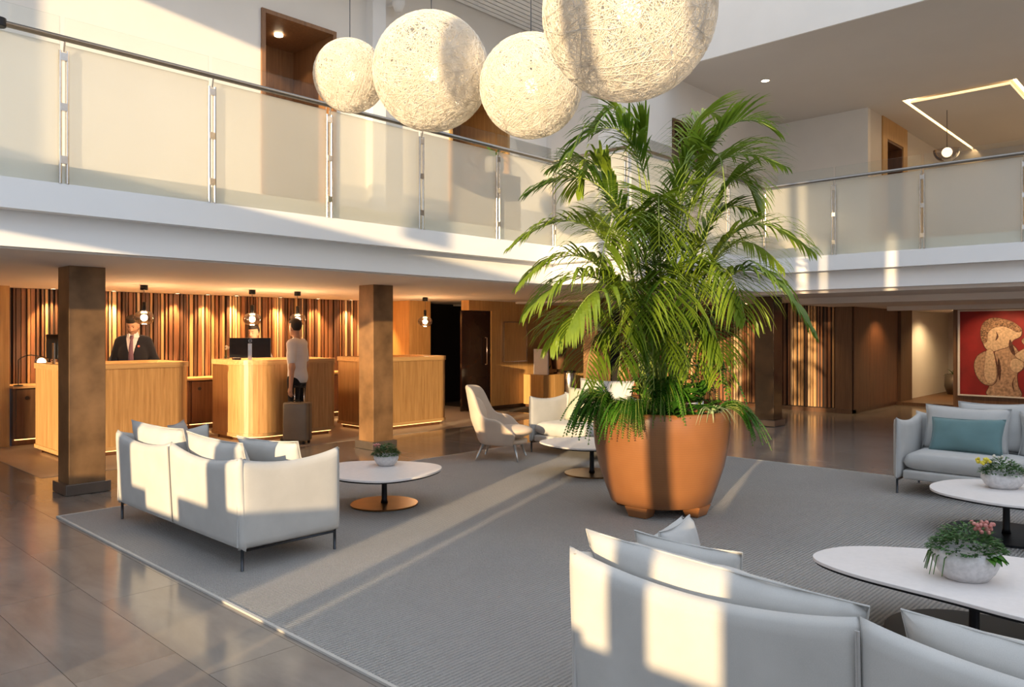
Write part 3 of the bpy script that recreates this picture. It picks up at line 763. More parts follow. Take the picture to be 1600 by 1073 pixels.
def cushion(label, w, h, t, loc, rot, mat, pinch=.05, grp='scatter cushions on the sofas', cat='cushion'):
    """pillow with pointed corners: width y, height z, thickness x; origin at the middle of the lower edge"""
    m = MB(); nu, nv = 22, 16
    def pt(u, v, s):
        a, b_ = 2*u-1, 2*v-1
        e = (max(0, 1-a*a)*max(0, 1-b_*b_))**.42
        py = a*(1-pinch*1.3*(1-b_*b_)); pz = b_*(1-pinch*(1-a*a)*1.6)
        return (s*t/2*e, py*w/2, (pz+1)/2*h)
    for s in (1, -1):
        k = MB().grid(lambda u, v: pt(u, v, s), nu, nv); m.add(k.v, k.f if s < 0 else [f[::-1] for f in k.f])
    o = weld(m.build('cushion', mat, None, True)); o.location = loc; o.rotation_euler = rot
    tex = bpy.data.textures.get('folds') or bpy.data.textures.new('folds', 'CLOUDS'); tex.noise_scale = .22
    d = o.modifiers.new('folds', 'DISPLACE'); d.texture = tex; d.strength = .03; d.mid_level = .5; d.texture_coords = 'GLOBAL'
    seam = []
    for i in range(61):
        q = i/60*4; k = int(min(q, 3.999)); r = q-k
        u, v = [(r, 0), (1, r), (1-r, 1), (0, 1-r)][k]; p = pt(u, v, 1); seam.append((p[0], p[1], p[2]))
    MB().tube(seam, .004, 5, False).build('piping', mat, o)
    return tag(o, label, cat, grp)
# sofa seen from behind on the left (faces +X, back at X 2.5)
cushion('ivory back cushion at the far end of the left sofa', .94, .47, .20, (2.68, 6.36, .41), (0, R(-16), R(2)), 'fabric')
cushion('ivory back cushion at the near end of the left sofa', .94, .46, .20, (2.68, 5.36, .41), (0, R(-16), R(-2)), 'fabric')
cushion('grey pillow standing in the far corner of the left sofa', .44, .42, .15, (2.93, 6.66, .41), (0, R(-12), R(-40)), 'greyfab')
cushion('small ivory pillow in front on the near half of the left sofa', .62, .45, .16, (2.99, 5.16, .41), (0, R(-20), R(14)), 'fabric')
# foreground sofa
cushion('long ivory back cushion on the foreground sofa', 1.06, .40, .20, (2.53, 1.36, .41), (R(3), R(-15), R(1)), 'fabric', .03)
cushion('ivory back cushion at the lower right edge of the picture', 1.04, .37, .20, (2.53, .21, .41), (R(2), R(-15), R(-1)), 'fabric', .03)
cushion('ivory pillow behind the long cushion on the foreground sofa', .46, .37, .16, (2.80, 1.62, .41), (R(2), R(-14), R(6)), 'fabric')
cushion('shaded pillow in the far corner of the foreground sofa', .36, .36, .14, (2.95, 1.74, .41), (0, R(-8), R(-80)), 'fabric2')
# sofa facing the camera on the right
cushion('pale back cushion at the left end of the right sofa', .78, .46, .20, (8.70, 1.98, .41), (0, R(14), R(-4)), 'fabric2')
cushion('pale back cushion behind on the right sofa', .95, .44, .2, (8.73, 1.05, .41), (0, R(12), 0), 'fabric2')
cushion('pale cushion peeking over the left back cushion of the right sofa', .6, .5, .14, (8.80, 1.75, .41), (0, R(8), R(8)), 'fabric2')
cushion('teal rectangular pillow on the right sofa', .66, .36, .15, (8.50, 1.93, .42), (R(-2), R(22), R(-6)), 'teal')
# sofa behind the planter
cushion('sage pillow on the sofa behind the planter', .62, .46, .17, (8.06, 6.28, .42), (0, R(18), R(8)), 'sage')
cushion('ivory back cushion on the sofa behind the planter', .9, .55, .2, (8.20, 6.1, .44), (0, R(12), R(-2)), 'fabric')

# ---- coffee tables with pebble-shaped tops
def pebble(pts, n=10):
    out = []; m = len(pts)
    for i in range(m):
        p = [Vector((*pts[(i+k-1) % m], 0)) for k in range(4)]
        for j in range(n):
            t = j/n
            q = .5*((2*p[1])+(-p[0]+p[2])*t+(2*p[0]-5*p[1]+4*p[2]-p[3])*t*t+(-p[0]+3*p[1]-3*p[2]+p[3])*t**3)
            out.append((q.x, q.y))
    return out
def table(label, pole, loop, base, basemat, h=.36):
    t = thing('coffee_table', label, 'table', (*pole, .012), 0, 'white coffee tables on single stems')
    P = pebble([(x-pole[0], y-pole[1]) for x, y in loop])
    area = sum(P[i-1][0]*P[i][1]-P[i][0]*P[i-1][1] for i in range(len(P)))
    if area < 0: P = P[::-1]
    MB().prism(P, h-.030, h-.012).build('top', 'tabletop', t, bevel=.003)
    MB().prism([(x*.985, y*.985) for x, y in P], h-.042, h-.030).build('underside', 'black', t)
    MB().lathe([(.034, .018), (.026, .05), (.024, h-.08), (.03, h-.042)], 20).build('stem', 'black', t, True)
    MB().lathe([(base*.4, .0), (base, .002), (base, .012), (base-.004, .015)], 48, (0, 0, .001)).build('base', basemat, t)
    return t
T1 = table('white coffee table with bronze disc foot beside the left sofa', (4.37, 5.74), [(4.27, 6.24), (4.62, 5.98), (4.80, 5.55), (4.66, 5.28), (4.28, 5.14), (3.92, 5.22), (3.76, 5.62), (3.92, 6.08)], .31, 'bronzedisc')
T2 = table('large white coffee table in the right foreground', (4.52, .98), [(4.28, 1.72), (4.62, 1.62), (4.92, 1.15), (5.04, .7), (4.96, .25), (4.62, .02), (4.2, .14), (3.97, .55), (4.02, 1.0), (4.10, 1.48)], .42, 'black')
T3 = table('white oval coffee table in front of the right sofa', (7.06, 1.31), [(6.95, 1.82), (7.32, 1.73), (7.55, 1.42), (7.62, 1.05), (7.4, .72), (7.0, .62), (6.62, .8), (6.5, 1.15), (6.52, 1.42), (6.66, 1.70)], .42, 'black')
T4 = table('small white table half hidden behind the planter', (6.92, 5.28), [(6.62, 5.80), (6.98, 5.84), (7.3, 5.62), (7.34, 5.2), (7.1, 4.85), (6.78, 4.82), (6.5, 5.1), (6.46, 5.42)], .31, 'bronzedisc')

# ---- armchair with high back
def armchair(label, loc, rz):
    t = thing('armchair', label, 'armchair', loc, rz)
    # faces +x; u runs along the shell from the right arm tip round the back to the left arm tip
    def plan(u, r):
        a = math.pi*(1.02*(1-2*abs(u-.5)))            # 0 at the arm tips, pi at the back
        s = 1 if u >= .5 else -1
        q = abs(2*u-1)                                    # 1 arm tip, 0 back
        x = -.33*math.cos(q*math.pi*.62)*1.0 + .10*q**2 + (.06 if q > .9 else 0)*(q-.9)*10
        y = s*.335*math.sin(min(1, q*1.55)*math.pi/2)
        return x, y
    def topz(u):
        q = abs(2*u-1)
        k = 1/(1+math.exp((q-.43)*22))
        arm = .545-.02*q
        tip = max(0, (q-.72)/.28)
        return (arm+(.925-arm)*k*(1-.08*q))*(1-.0)-tip**1.7*.20
    def pt(u, v):
        x, y = plan(u, 0); zt = topz(u); zb = .20+.0*u
        z = zb+(zt-zb)*v
        q = abs(2*u-1)
        taper = .70+.30*min(1, (z-.20)/.30)**.6
        lean = -.20*max(0, z-.35)*(1-q)
        return (x*taper+lean+.02, y*taper, z)
    sh = MB().grid(pt, 61, 18)
    o = sh.build('shell', 'fabric3', t, True)
    so = o.modifiers.new('thick', 'SOLIDIFY'); so.thickness = .05; so.offset = 0
    be = o.modifiers.new('soft', 'SUBSURF'); be.levels = 1; be.render_levels = 1
    MB().lathe([(.02, .18), (.24, .185), (.30, .21), (.30, .25), (.1, .27)], 32, (.05, 0, 0), 1.02, .9).build('seat_pan', 'fabric3', t, True)
    cu = MB().ball((0, 0, 0), .31, 32, 14, 1.02, .90, .30)
    o = cu.build('seat_cushion', 'fabric3', t, True); o.location = (.11, 0, .335); o.rotation_euler = (0, R(-5), 0)
    lum = MB().ball((0, 0, 0), .2, 24, 12, .42, 1.0, 1.0); o = lum.build('back_cushion', 'fabric3', t, True); o.location = (-.27, 0, .58); o.rotation_euler = (0, R(-16), 0)
    for sx, sy in ((1, 1), (1, -1), (-1, 1), (-1, -1)):
        MB().tube([(sx*.20+.03, sy*.18, .20), (sx*.27+.02, sy*.265, .003)], [.019, .011], 12).build('leg', 'alu', t, True)
    return t
armchair('beige high-backed armchair on slim metal legs near the rug edge', (6.99, 6.80, .012), math.atan2(-.85, .52))

# ---- carpet
RG = thing('carpet', 'large grey ribbed carpet under the seating', 'carpet', (0, 0, 0))
for a, b_ in ((RUG[0]+.02, 5.705), (5.712, RUG[1]-.02)):
    MB().box(a, b_, RUG[2], RUG[3]-.02, .001, .011).build('carpet_panel', 'rug', RG)
b = MB(); b.box(RUG[0], RUG[0]+.02, RUG[2], RUG[3], .001, .013); b.box(RUG[1]-.02, RUG[1], RUG[2], RUG[3], .001, .013); b.box(RUG[0]+.02, RUG[1]-.02, RUG[3]-.02, RUG[3], .001, .013)
b.build('binding', 'rugedge', RG)

# ---- large woven sphere lamps
def sphere_lamp(label, c, r, n, seed):
    rg = np.random.default_rng(seed)
    t = thing('sphere_lamp', label, 'lamp', c, 0, 'woven sphere lamps over the hall')
    m = MB(); seg = 30
    for i in range(n):
        ax = rg.normal(size=3); ax /= np.linalg.norm(ax)
        u = np.cross(ax, [0, 0, 1] if abs(ax[2]) < .9 else [1, 0, 0]); u /= np.linalg.norm(u); w = np.cross(ax, u)
        off = rg.uniform(-.75, .75); rr = math.sqrt(1-off*off)
        k0 = rg.uniform(0, 6.28); span = rg.uniform(2.2, 6.28); ns = max(8, int(seg*span/6.28*rr)+4)
        rad = r*rg.uniform(.97, 1.0); th = r*.0030+.0010
        ph = rg.uniform(0, 6.28); am = rg.uniform(.02, .10)
        P = []
        for j in range(ns+1):
            a = k0+span*j/ns
            o_ = off+am*math.sin(3*a+ph); rr2 = math.sqrt(max(.02, 1-min(.98, o_*o_)))
            P.append((ax*o_+(u*math.cos(a)+w*math.sin(a))*rr2))
        P = np.array(P); P /= np.linalg.norm(P, axis=1)[:, None]
        T = np.gradient(P, axis=0); S = np.cross(P, T); S /= np.linalg.norm(S, axis=1)[:, None]+1e-9
        vs = []
        for j in range(ns+1):
            vs += [tuple(P[j]*rad+S[j]*th), tuple(P[j]*(rad+th*.9)), tuple(P[j]*rad-S[j]*th)]
        fs = []
        for j in range(ns): fs += [(3*j, 3*j+3, 3*j+4, 3*j+1), (3*j+1, 3*j+4, 3*j+5, 3*j+2)]
        m.add(vs, fs)
    m.build('woven_shell', FIB, t, False)
    MB().ball((0, 0, 0), r*.14, 20, 12).build('bulb', 'globe', t, True)
    l = bpy.data.lights.new('sphere_glow', 'POINT'); l.energy = 5*r; l.color = (1, .78, .52); l.shadow_soft_size = r*.2
    lo = bpy.data.objects.new('sphere_glow', l); COL.objects.link(lo); lo.parent = t; lo.location = (0, 0, -r*.4)
    MB().lathe([(.03, r*.13), (.03, r*.28), (.008, r*.3)], 12).build('socket', 'steel', t, True)
    MB().tube([(0, 0, r*.28), (0, 0, 9.5-c[2])], .004, 6).build('cord', 'gunmetal', t)
    return t
FIB, nt, bb, oo = newmat('resin_fibre'); nt.nodes.remove(bb)
v_ = coords(nt, (4, 4, 4)); tn = N(nt, 'ShaderNodeTexNoise', Scale=3.0); nt.links.new(v_, tn.inputs['Vector'])
cc = ramp(nt, tn.outputs['Fac'], [(.3, (.82, .77, .69, 1)), (.7, (.90, .86, .79, 1))])
d1 = N(nt, 'ShaderNodeBsdfDiffuse'); d2 = N(nt, 'ShaderNodeBsdfTranslucent'); mx = N(nt, 'ShaderNodeMixShader'); mx.inputs[0].default_value = .45
nt.links.new(cc, d1.inputs['Color']); nt.links.new(cc, d2.inputs['Color']); nt.links.new(d1.outputs[0], mx.inputs[1]); nt.links.new(d2.outputs[0], mx.inputs[2]); nt.links.new(mx.outputs[0], oo.inputs['Surface'])
sphere_lamp('smallest woven sphere lamp by the tall doorway', (4.08, 5.87, 3.94), .328, 560, 1)
sphere_lamp('woven sphere lamp second from the left', (4.33, 5.03, 3.84), .50, 640, 2)
sphere_lamp('brightly glowing woven sphere lamp third from the left', (4.62, 4.14, 3.59), .415, 600, 3)
sphere_lamp('largest woven sphere lamp cut by the top edge', (3.91, 2.7, 3.56), .53, 640, 4)

# ---- painting on the dark partition
PA = thing('painting', 'large red painting of an antique stone torso in a white frame', 'painting', (17.5, 2.35, .37))
W_, H_ = 1.75, 1.66
MB().box(-.03, 0, -.06, W_-.06, 0, H_).build('canvas', mat_plain('red_paint', (.26, .012, .014, 1), .7, noise=.25, nscale=3), PA)
b = MB(); b.box(-.045, 0, -.10, -.06, -.03, H_+.03); b.box(-.045, 0, W_-.06, W_-.02, -.03, H_+.03); b.box(-.045, 0, -.06, W_-.06, -.03, 0); b.box(-.045, 0, -.06, W_-.06, H_, H_+.03)
b.build('frame', 'tabletop', PA)
ST = mat_plain('painted_stone', (.44, .27, .18, 1), .8, noise=.42, nscale=22); SD = mat_plain('painted_shadow', (.09, .035, .025, 1), .8, noise=.5, nscale=20)
SH = mat_plain('painted_curls', (.27, .15, .09, 1), .8, noise=.85, nscale=38); SP = mat_plain('painted_pale', (.58, .40, .27, 1), .8, noise=.3, nscale=24)
def flat(poly, x, mat, name, grow=0):
    q = pebble(poly, 6)
    if sum(q[i-1][0]*q[i][1]-q[i][0]*q[i-1][1] for i in range(len(q))) < 0: q = q[::-1]
    if grow: q = inset(q, grow)
    k = len(q)
    v = [(x, y, z) for y, z in q]+[(x+.0025, y, z) for y, z in q]
    MB().add(v, [tuple(range(k)), tuple(range(2*k-1, k-1, -1))]+[(i, (i+1) % k, k+(i+1) % k, k+i) for i in range(k)]).build(name, mat, PA)
def pc(px, py): return (W_-.06-(px-1493)/94.0, (613-py)/77.0)
def shape(name, pts, x, mat, rim=.012):
    flat([pc(*p) for p in pts], x+.0015, SD, name+'_outline', rim); flat([pc(*p) for p in pts], x, mat, name)
shape('torso', ((1540, 613), (1541, 600), (1550, 586), (1554, 566), (1550, 548), (1556, 536), (1570, 532), (1582, 540), (1589, 550), (1596, 560), (1594, 571), (1585, 579), (1586, 596), (1589, 613)), -.0345, ST)
shape('shoulder', ((1523, 553), (1517, 566), (1520, 582), (1531, 595), (1545, 597), (1553, 588), (1553, 570), (1547, 553), (1538, 546)), -.0375, ST)
shape('arm_fold', ((1537, 545), (1534, 562), (1533, 582), (1540, 595), (1551, 590), (1552, 570), (1547, 546)), -.0405, SP, .006)
shape('head', ((1535, 541), (1530, 526), (1531, 510), (1538, 500), (1551, 497), (1566, 499), (1580, 504), (1591, 513), (1590, 523), (1579, 529), (1572, 538), (1558, 543), (1546, 546)), -.0375, SP)
shape('curls', ((1530, 532), (1527, 516), (1532, 503), (1544, 496), (1562, 497), (1580, 503), (1592, 513), (1586, 517), (1573, 511), (1560, 508), (1547, 511), (1539, 518), (1537, 531)), -.0405, SH, .006)
shape('breast', ((1574, 562), (1582, 556), (1593, 560), (1594, 570), (1585, 577), (1576, 573)), -.0405, SP, .004)
for p in (((1574, 528), (1579, 538), (1582, 550), (1577, 549), (1572, 538)), ((1552, 516), (1556, 524), (1551, 530), (1553, 522)), ((1556, 556), (1560, 572), (1558, 590), (1554, 574)), ((1584, 580), (1579, 592), (1581, 606), (1577, 594))):
    flat([pc(*q) for q in p], -.0430, SD, 'stroke')
shape('raised_arm', ((1582, 552), (1588, 546), (1600, 540), (1614, 536), (1618, 548), (1606, 556), (1594, 561)), -.0405, SP, .008)
shape('hand', ((1592, 530), (1600, 524), (1612, 526), (1612, 536), (1600, 538)), -.0375, ST, .008)

# ---- wall lamp on the right gallery
t = thing('globe_lamp', 'small glowing globe lamp behind the right gallery glass', 'lamp', (17.86, 4.37, 5.36))
MB().ball((0, 0, 0), .10, 18, 12).build('bulb', 'globe', t, True)
MB().grid(lambda u, v: (.26*math.cos(2*math.pi*u)*math.cos(v*1.5), .26*math.sin(2*math.pi*u)*math.cos(v*1.5), .05-.26*math.sin(v*1.5)), 28, 9, True).build('glass_shade', 'smoke', t, True)
MB().tube([(0, 0, .05), (0, 0, .88)], .006, 6).build('cord', 'black', t)
# ---- security camera under the pilaster top
t = thing('ceiling_speaker', 'white loudspeaker bracketed high beside the pilaster', 'speaker', (6.62, 8.38, 6.02))
MB().lathe([(.05, 0), (.09, .10), (.09, .16), (.03, .2)], 20).build('horn', 'fascia', t, True)
MB().box(-.02, .02, 0, .22, .12, .16).build('bracket', 'fascia', t)
# recessed light above the far gallery wall
t = thing('downlight', 'single recessed downlight in the gallery ceiling above the palm', 'downlight', (13.6, 6.35, 6.29))
MB().lathe([(.07, -.01), (.07, -.001)], 20).build('lens', 'spot', t)
MB().ring([(.085*math.cos(2*math.pi*i/20), .085*math.sin(2*math.pi*i/20)) for i in range(20)], [(.071*math.cos(2*math.pi*i/20), .071*math.sin(2*math.pi*i/20)) for i in range(20)], -.014, -.001).build('ring', 'steel', t)

# more recessed spots on the right
def spotlight(label, loc, e, size=80, tilt=(0, 0)):
    t = thing('downlight', label, 'downlight', loc, 0, 'recessed spots on the right side')
    MB().ring([(.05*math.cos(2*math.pi*i/20), .05*math.sin(2*math.pi*i/20)) for i in range(20)], [(.038*math.cos(2*math.pi*i/20), .038*math.sin(2*math.pi*i/20)) for i in range(20)], -.008, 0).build('ring', 'steel', t)
    MB().lathe([(.037, -.003), (.037, -.001)], 16).build('lens', 'spot', t)
    l = bpy.data.lights.new('spot_beam', 'SPOT'); l.energy = e; l.color = (1, .68, .34); l.spot_size = R(size); l.spot_blend = .6; l.shadow_soft_size = .03
    lo = bpy.data.objects.new('spot_beam', l); COL.objects.link(lo); lo.parent = t; lo.location = (0, 0, -.012); lo.rotation_euler = (R(tilt[0]), R(tilt[1]), 0)
spotlight('recessed spot at the front end of the right slat wall', (15.35, 6.3, 2.224), 45)
spotlight('recessed spot in the middle of the right slat wall', (15.35, 7.6, 2.224), 45)
spotlight('recessed spot over the white corridor wall', (20.0, 4.75, 2.119), 110, 150)
spotlight('added recessed spot brightening the red painting', (16.5, 3.2, 2.119), 75, 110, (0, -35))  # added lamp that lifts the painting
spotlight('added recessed spot brightening the brown side wall', (16.9, 5.0, 2.119), 60, 130)  # added fill lamp for the side wall
# ================================================================== PLANTS
RV = Vector((math.sin(HEAD), -math.cos(HEAD), 0)); FV = Vector((math.cos(HEAD), math.sin(HEAD), 0)); UZ = Vector((0, 0, 1))
PC = Vector((5.94, 3.76, 0))
t = thing('planter', 'big round terracotta-brown planter on four blocks', 'planter', (PC.x, PC.y, .012))
prof = [(.40, .085), (.445, .10), (.50, .25), (.555, .42), (.59, .60), (.603, .75), (.60, .86), (.592, .905), (.575, .912), (.555, .905), (.55, .84), (.10, .83)]
TER, nt, bb, oo = newmat('turned_terracotta')
tc = N(nt, 'ShaderNodeTexCoord'); wv = N(nt, 'ShaderNodeTexWave', wave_type='BANDS', bands_direction='Z', Scale=16.0, Distortion=1.2, Detail=3.0); nt.links.new(tc.outputs['Object'], wv.inputs['Vector'])
nz = N(nt, 'ShaderNodeTexNoise', Scale=3.0, Detail=4.0); nt.links.new(tc.outputs['Object'], nz.inputs['Vector'])
ad = N(nt, 'ShaderNodeMath', operation='MULTIPLY_ADD'); ad.inputs[1].default_value = .14; nt.links.new(wv.outputs['Fac'], ad.inputs[0]); nt.links.new(nz.outputs['Fac'], ad.inputs[2])
nt.links.new(ramp(nt, ad.outputs[0], [(.3, (.20, .078, .026, 1)), (.9, (.28, .115, .040, 1))]), bb.inputs['Base Color'])
bb.inputs['Roughness'].default_value = .30; bump(nt, bb, wv.outputs['Fac'], .03, .003)
MB().lathe(prof, 64).build('bowl', TER, t, True)
MB().lathe([(.1, .80), (.54, .835), (.02, .86)], 40).build('soil', 'soil', t, True)
for k in range(4):
    o = MB().add([(-.11, -.09, .095), (.11, -.09, .095), (.11, .09, .095), (-.11, .09, .095), (-.085, -.06, .002), (.085, -.06, .002), (.085, .06, .002), (-.085, .06, .002)],
             [(0, 1, 2, 3), (7, 6, 5, 4), (4, 5, 1, 0), (5, 6, 2, 1), (6, 7, 3, 2), (7, 4, 0, 3)]).build('foot', TER, t, False, .004)
    a = HEAD+R(180)+R(50)+R(90)*k; o.location = (.345*math.cos(a), .345*math.sin(a), 0); o.rotation_euler = (0, 0, a+R(90))

def vp(px, py, b=0):
    """point at b metres in front of the planter axis, given where it shows in the photo plane"""
    s = (6.9-b)/1200.0
    dp = 6.9-b; return FV*dp+RV*((px-800)*s)+UZ*(1.6+(520-py)*s)
def frond(parent, base, mid, tip, lmax, t0=.35, n=33, wid=.026, droop=.5, name='frond', mat='palm', stalk='stalk', rs=.011, fwd=.55, rg=random):
    base, mid, tip = map(Vector, (base, mid, tip))
    c = mid*2-(base+tip)*.5                       # quadratic through the middle point
    B = lambda t: base*(1-t)**2+c*(2*t*(1-t))+tip*t*t
    m = MB()
    for i in range(n):
        t = t0+(1-t0)*(i+.5)/n
        p = B(t); d = (B(min(1, t+.01))-B(t-.01)).normalized()
        side = d.cross(UZ)
        if side.length < .15: side = d.cross(FV)
        side.normalize(); q = (t-t0)/(1-t0)
        L = lmax*(math.sin(math.pi*min(1, .16+.80*q))**.7)*rg.uniform(.88, 1.08)
        for s in (-1, 1):
            f = fwd+.5*q**2
            dr = (side*s*(1-.25*q)+d*(f+rg.uniform(-.12, .12))+UZ*(.22-.05*q+rg.uniform(-.12, .12))).normalized()
            pts = []; pos = p.copy(); v = dr.copy(); seg = 5; jit = rg.uniform(.7, 1.3)
            for k in range(seg+1):
                pts.append(pos.copy()); pos += v*(L/seg); v = (v-UZ*droop*jit*(.12+.11*k)).normalized()
            w = wid*rg.uniform(.85, 1.15); vs = []
            for k, pp in enumerate(pts):
                tt = (pts[min(k+1, seg)]-pts[max(k-1, 0)]).normalized()
                nn = tt.cross(UZ if abs(tt.z) < .93 else d); nn.normalize()
                ww = w*[.35, .9, 1, .85, .55, .06][k]
                vs += [pp+nn*ww*.5, pp-nn*ww*.5]
            m.add(vs, [(2*k, 2*k+1, 2*k+3, 2*k+2) for k in range(seg)])
    o = m.build(name, mat, parent)
    if stalk:
        N_ = 14; MB().tube([B(i/N_) for i in range(N_+1)], [rs*(1-.8*i/N_)+.001 for i in range(N_+1)], 7).build('stalk', stalk, o, True)
    return o
PALM = tag(MB().tube([PC+UZ*.84, PC+UZ*1.2+RV*.03], [.05, .03], 10).build('kentia_palm', 'stalk', None, True), 'tall feathery palm growing in the big planter', 'palm')
def pf(bx, bb_, mid, tip, lmax, b0, b1, **k):
    base = PC+RV*bx*.01+FV*(-bb_*.01)+UZ*.85
    m_ = vp(mid[0], mid[1], b0); t_ = vp(tip[0], tip[1], b1)
    frond(PALM, base, m_, t_, lmax, **k)
# (base offset cm, middle px, tip px, leaflet length, depth towards camera)
pf(-6, 4, (1000, 250), (880, 250), .58, .10, .25, t0=.45, n=33, droop=.85)
pf(-10, -4, (992, 232), (925, 200), .5, -.3, -.45, t0=.45, droop=.85)
pf(8, 6, (1095, 265), (1215, 205), .5, .2, .35, t0=.45, droop=.5)
pf(10, -6, (1085, 300), (1232, 262), .5, -.2, -.3, t0=.42, droop=.6)
pf(6, -10, (1062, 260), (1130, 185), .5, -.3, -.5, t0=.45, droop=.5)
pf(-9, 8, (970, 330), (822, 302), .46, .3, .4, t0=.40, droop=.75)
pf(-12, 0, (945, 375), (795, 388), .44, .1, .2, t0=.38, droop=.8)
pf(-10, -8, (960, 320), (860, 262), .5, -.35, -.55, t0=.40, droop=.75)
pf(0, 14, (1030, 335), (1030, 385), .68, .55, 1.05, t0=.40, n=38, droop=1.0)
pf(6, 10, (1105, 275), (1135, 330), .66, .45, .85, t0=.42, n=38, droop=1.0)
pf(-4, 12, (975, 385), (940, 410), .6, .6, 1.0, t0=.40, n=36, droop=1.0)
pf(12, 4, (1130, 380), (1272, 395), .48, .25, .35, t0=.40, droop=.85)
pf(12, 8, (1140, 430), (1272, 520), .5, .5, .75, t0=.35, droop=1.0)
pf(10, -8, (1120, 400), (1225, 420), .46, -.3, -.5, t0=.40, droop=.85)
pf(-12, 8, (950, 445), (822, 490), .56, .45, .65, t0=.36, n=36, droop=1.05)
pf(-12, 2, (940, 420), (812, 445), .54, .1, .2, t0=.36, n=36, droop=1.0)
pf(-8, 14, (960, 465), (885, 520), .6, .7, 1.0, t0=.35, n=36, droop=1.05)
pf(2, 16, (1035, 440), (1030, 500), .72, .65, 1.05, t0=.40, n=40, droop=1.1)
pf(10, 14, (1110, 430), (1165, 500), .62, .6, .95, t0=.38, n=36, droop=1.1)
pf(-3, 16, (995, 455), (970, 520), .68, .6, .95, t0=.38, n=38, droop=1.1)
pf(4, -14, (1050, 330), (1060, 280), .5, -.6, -.9, t0=.40, droop=.6)
pf(0, 0, (1015, 300), (1000, 215), .5, .05, .05, t0=.45, droop=.6)
pf(3, 4, (1060, 330), (1098, 230), .5, .25, .3, t0=.42, droop=.6)
pf(6, 14, (1070, 440), (1090, 500), .66, .6, .95, t0=.38, n=38, droop=1.1)
pf(-6, -12, (975, 400), (915, 340), .5, -.45, -.7, t0=.38, droop=.8)
pf(9, -4, (1090, 380), (1180, 330), .48, -.1, -.2, t0=.40, droop=.8)
pf(-10, 10, (930, 500), (862, 540), .5, .5, .7, t0=.34, droop=1.05)
pf(0, 8, (1010, 500), (1000, 560), .6, .35, .6, t0=.42, n=33, droop=1.1)
pf(8, 8, (1090, 510), (1130, 560), .5, .3, .5, t0=.42, droop=1.1)
pf(4, -4, (1030, 420), (1000, 350), .5, .15, .1, t0=.40, droop=.9)
pf(-6, -6, (980, 470), (930, 450), .5, -.2, -.4, t0=.38, droop=1.0)
pf(8, -10, (1090, 470), (1160, 470), .5, -.4, -.6, t0=.38, droop=1.0)

pf(-2, 18, (995, 500), (965, 590), .52, .4, .62, t0=.40, n=30, droop=1.1)
pf(5, 18, (1055, 495), (1075, 585), .52, .45, .66, t0=.40, n=30, droop=1.1)
pf(0, 20, (1022, 520), (1022, 610), .50, .5, .7, t0=.40, n=28, droop=1.1)
pf(-9, 12, (950, 520), (915, 600), .46, .3, .5, t0=.40, n=28, droop=1.1)
pf(9, 12, (1100, 520), (1128, 600), .42, .3, .5, t0=.42, n=26, droop=1.1)

pf(-3, 12, (1000, 355), (972, 405), .62, .35, .7, t0=.44, n=40, droop=1.0)
pf(4, 12, (1062, 345), (1080, 405), .62, .3, .65, t0=.44, n=40, droop=1.0)
pf(8, 12, (1088, 395), (1120, 455), .6, .4, .75, t0=.42, n=38, droop=1.05)
pf(-2, 14, (1010, 405), (992, 470), .62, .4, .75, t0=.42, n=40, droop=1.05)
pf(-8, 4, (958, 300), (900, 300), .55, .0, .1, t0=.46, n=36, droop=.9)
pf(9, 2, (1120, 320), (1185, 320), .55, .05, .1, t0=.46, n=36, droop=.85)

def fern(label, base, n, L, aim, spread, mat='fern', wid=.016, ll=.05, up=.25, grp='ferns spilling over the planter rim'):
    """a clump of arching fern fronds; aim: centre heading of the fronds (angle), spread in degrees"""
    t = thing('fern', label, 'fern', base, 0, grp)
    for i in range(n):
        a = aim+R(random.uniform(-spread, spread)); l = L*random.uniform(.65, 1.1)
        d = Vector((math.cos(a), math.sin(a), 0)); h = up*random.uniform(.6, 1.3)
        frond(t, (0, 0, 0), d*l*.5+UZ*h*.9, d*l*random.uniform(.75, 1.0)-UZ*(l*random.uniform(.35, .75)-h*.6), ll*random.uniform(.85, 1.2), .06, 38, wid, .16, 'fern_frond', mat, 'stalk', .003, .35)
    return t
va = math.atan2(-FV.y, -FV.x)                  # heading towards the camera
P_ = lambda a, r, z=.86: PC+Vector((math.cos(va+R(a))*r, math.sin(va+R(a))*r, z))
fern('dark green fern hanging over the left rim of the planter', P_(-72, .44), 46, .46, va-R(72), 60, wid=.016, ll=.055, up=.2)
fern('fern tumbling over the front left rim of the planter', P_(-38, .46), 30, .36, va-R(40), 50, wid=.016, ll=.055, up=.18)
fern('bright fern trailing over the right rim of the planter', P_(72, .44), 16, .52, va+R(84), 14, wid=.016, ll=.05, up=.12)
fern('upright fern at the back right of the planter', P_(95, .34), 8, .45, va+R(95), 50, up=.5, ll=.06)
fern('low fern in the middle of the planter front', P_(-10, .40), 22, .28, va, 75, up=.3, ll=.05, wid=.015)
fern('fern at the back left of the planter', P_(-110, .42), 10, .5, va-R(110), 40, up=.3)

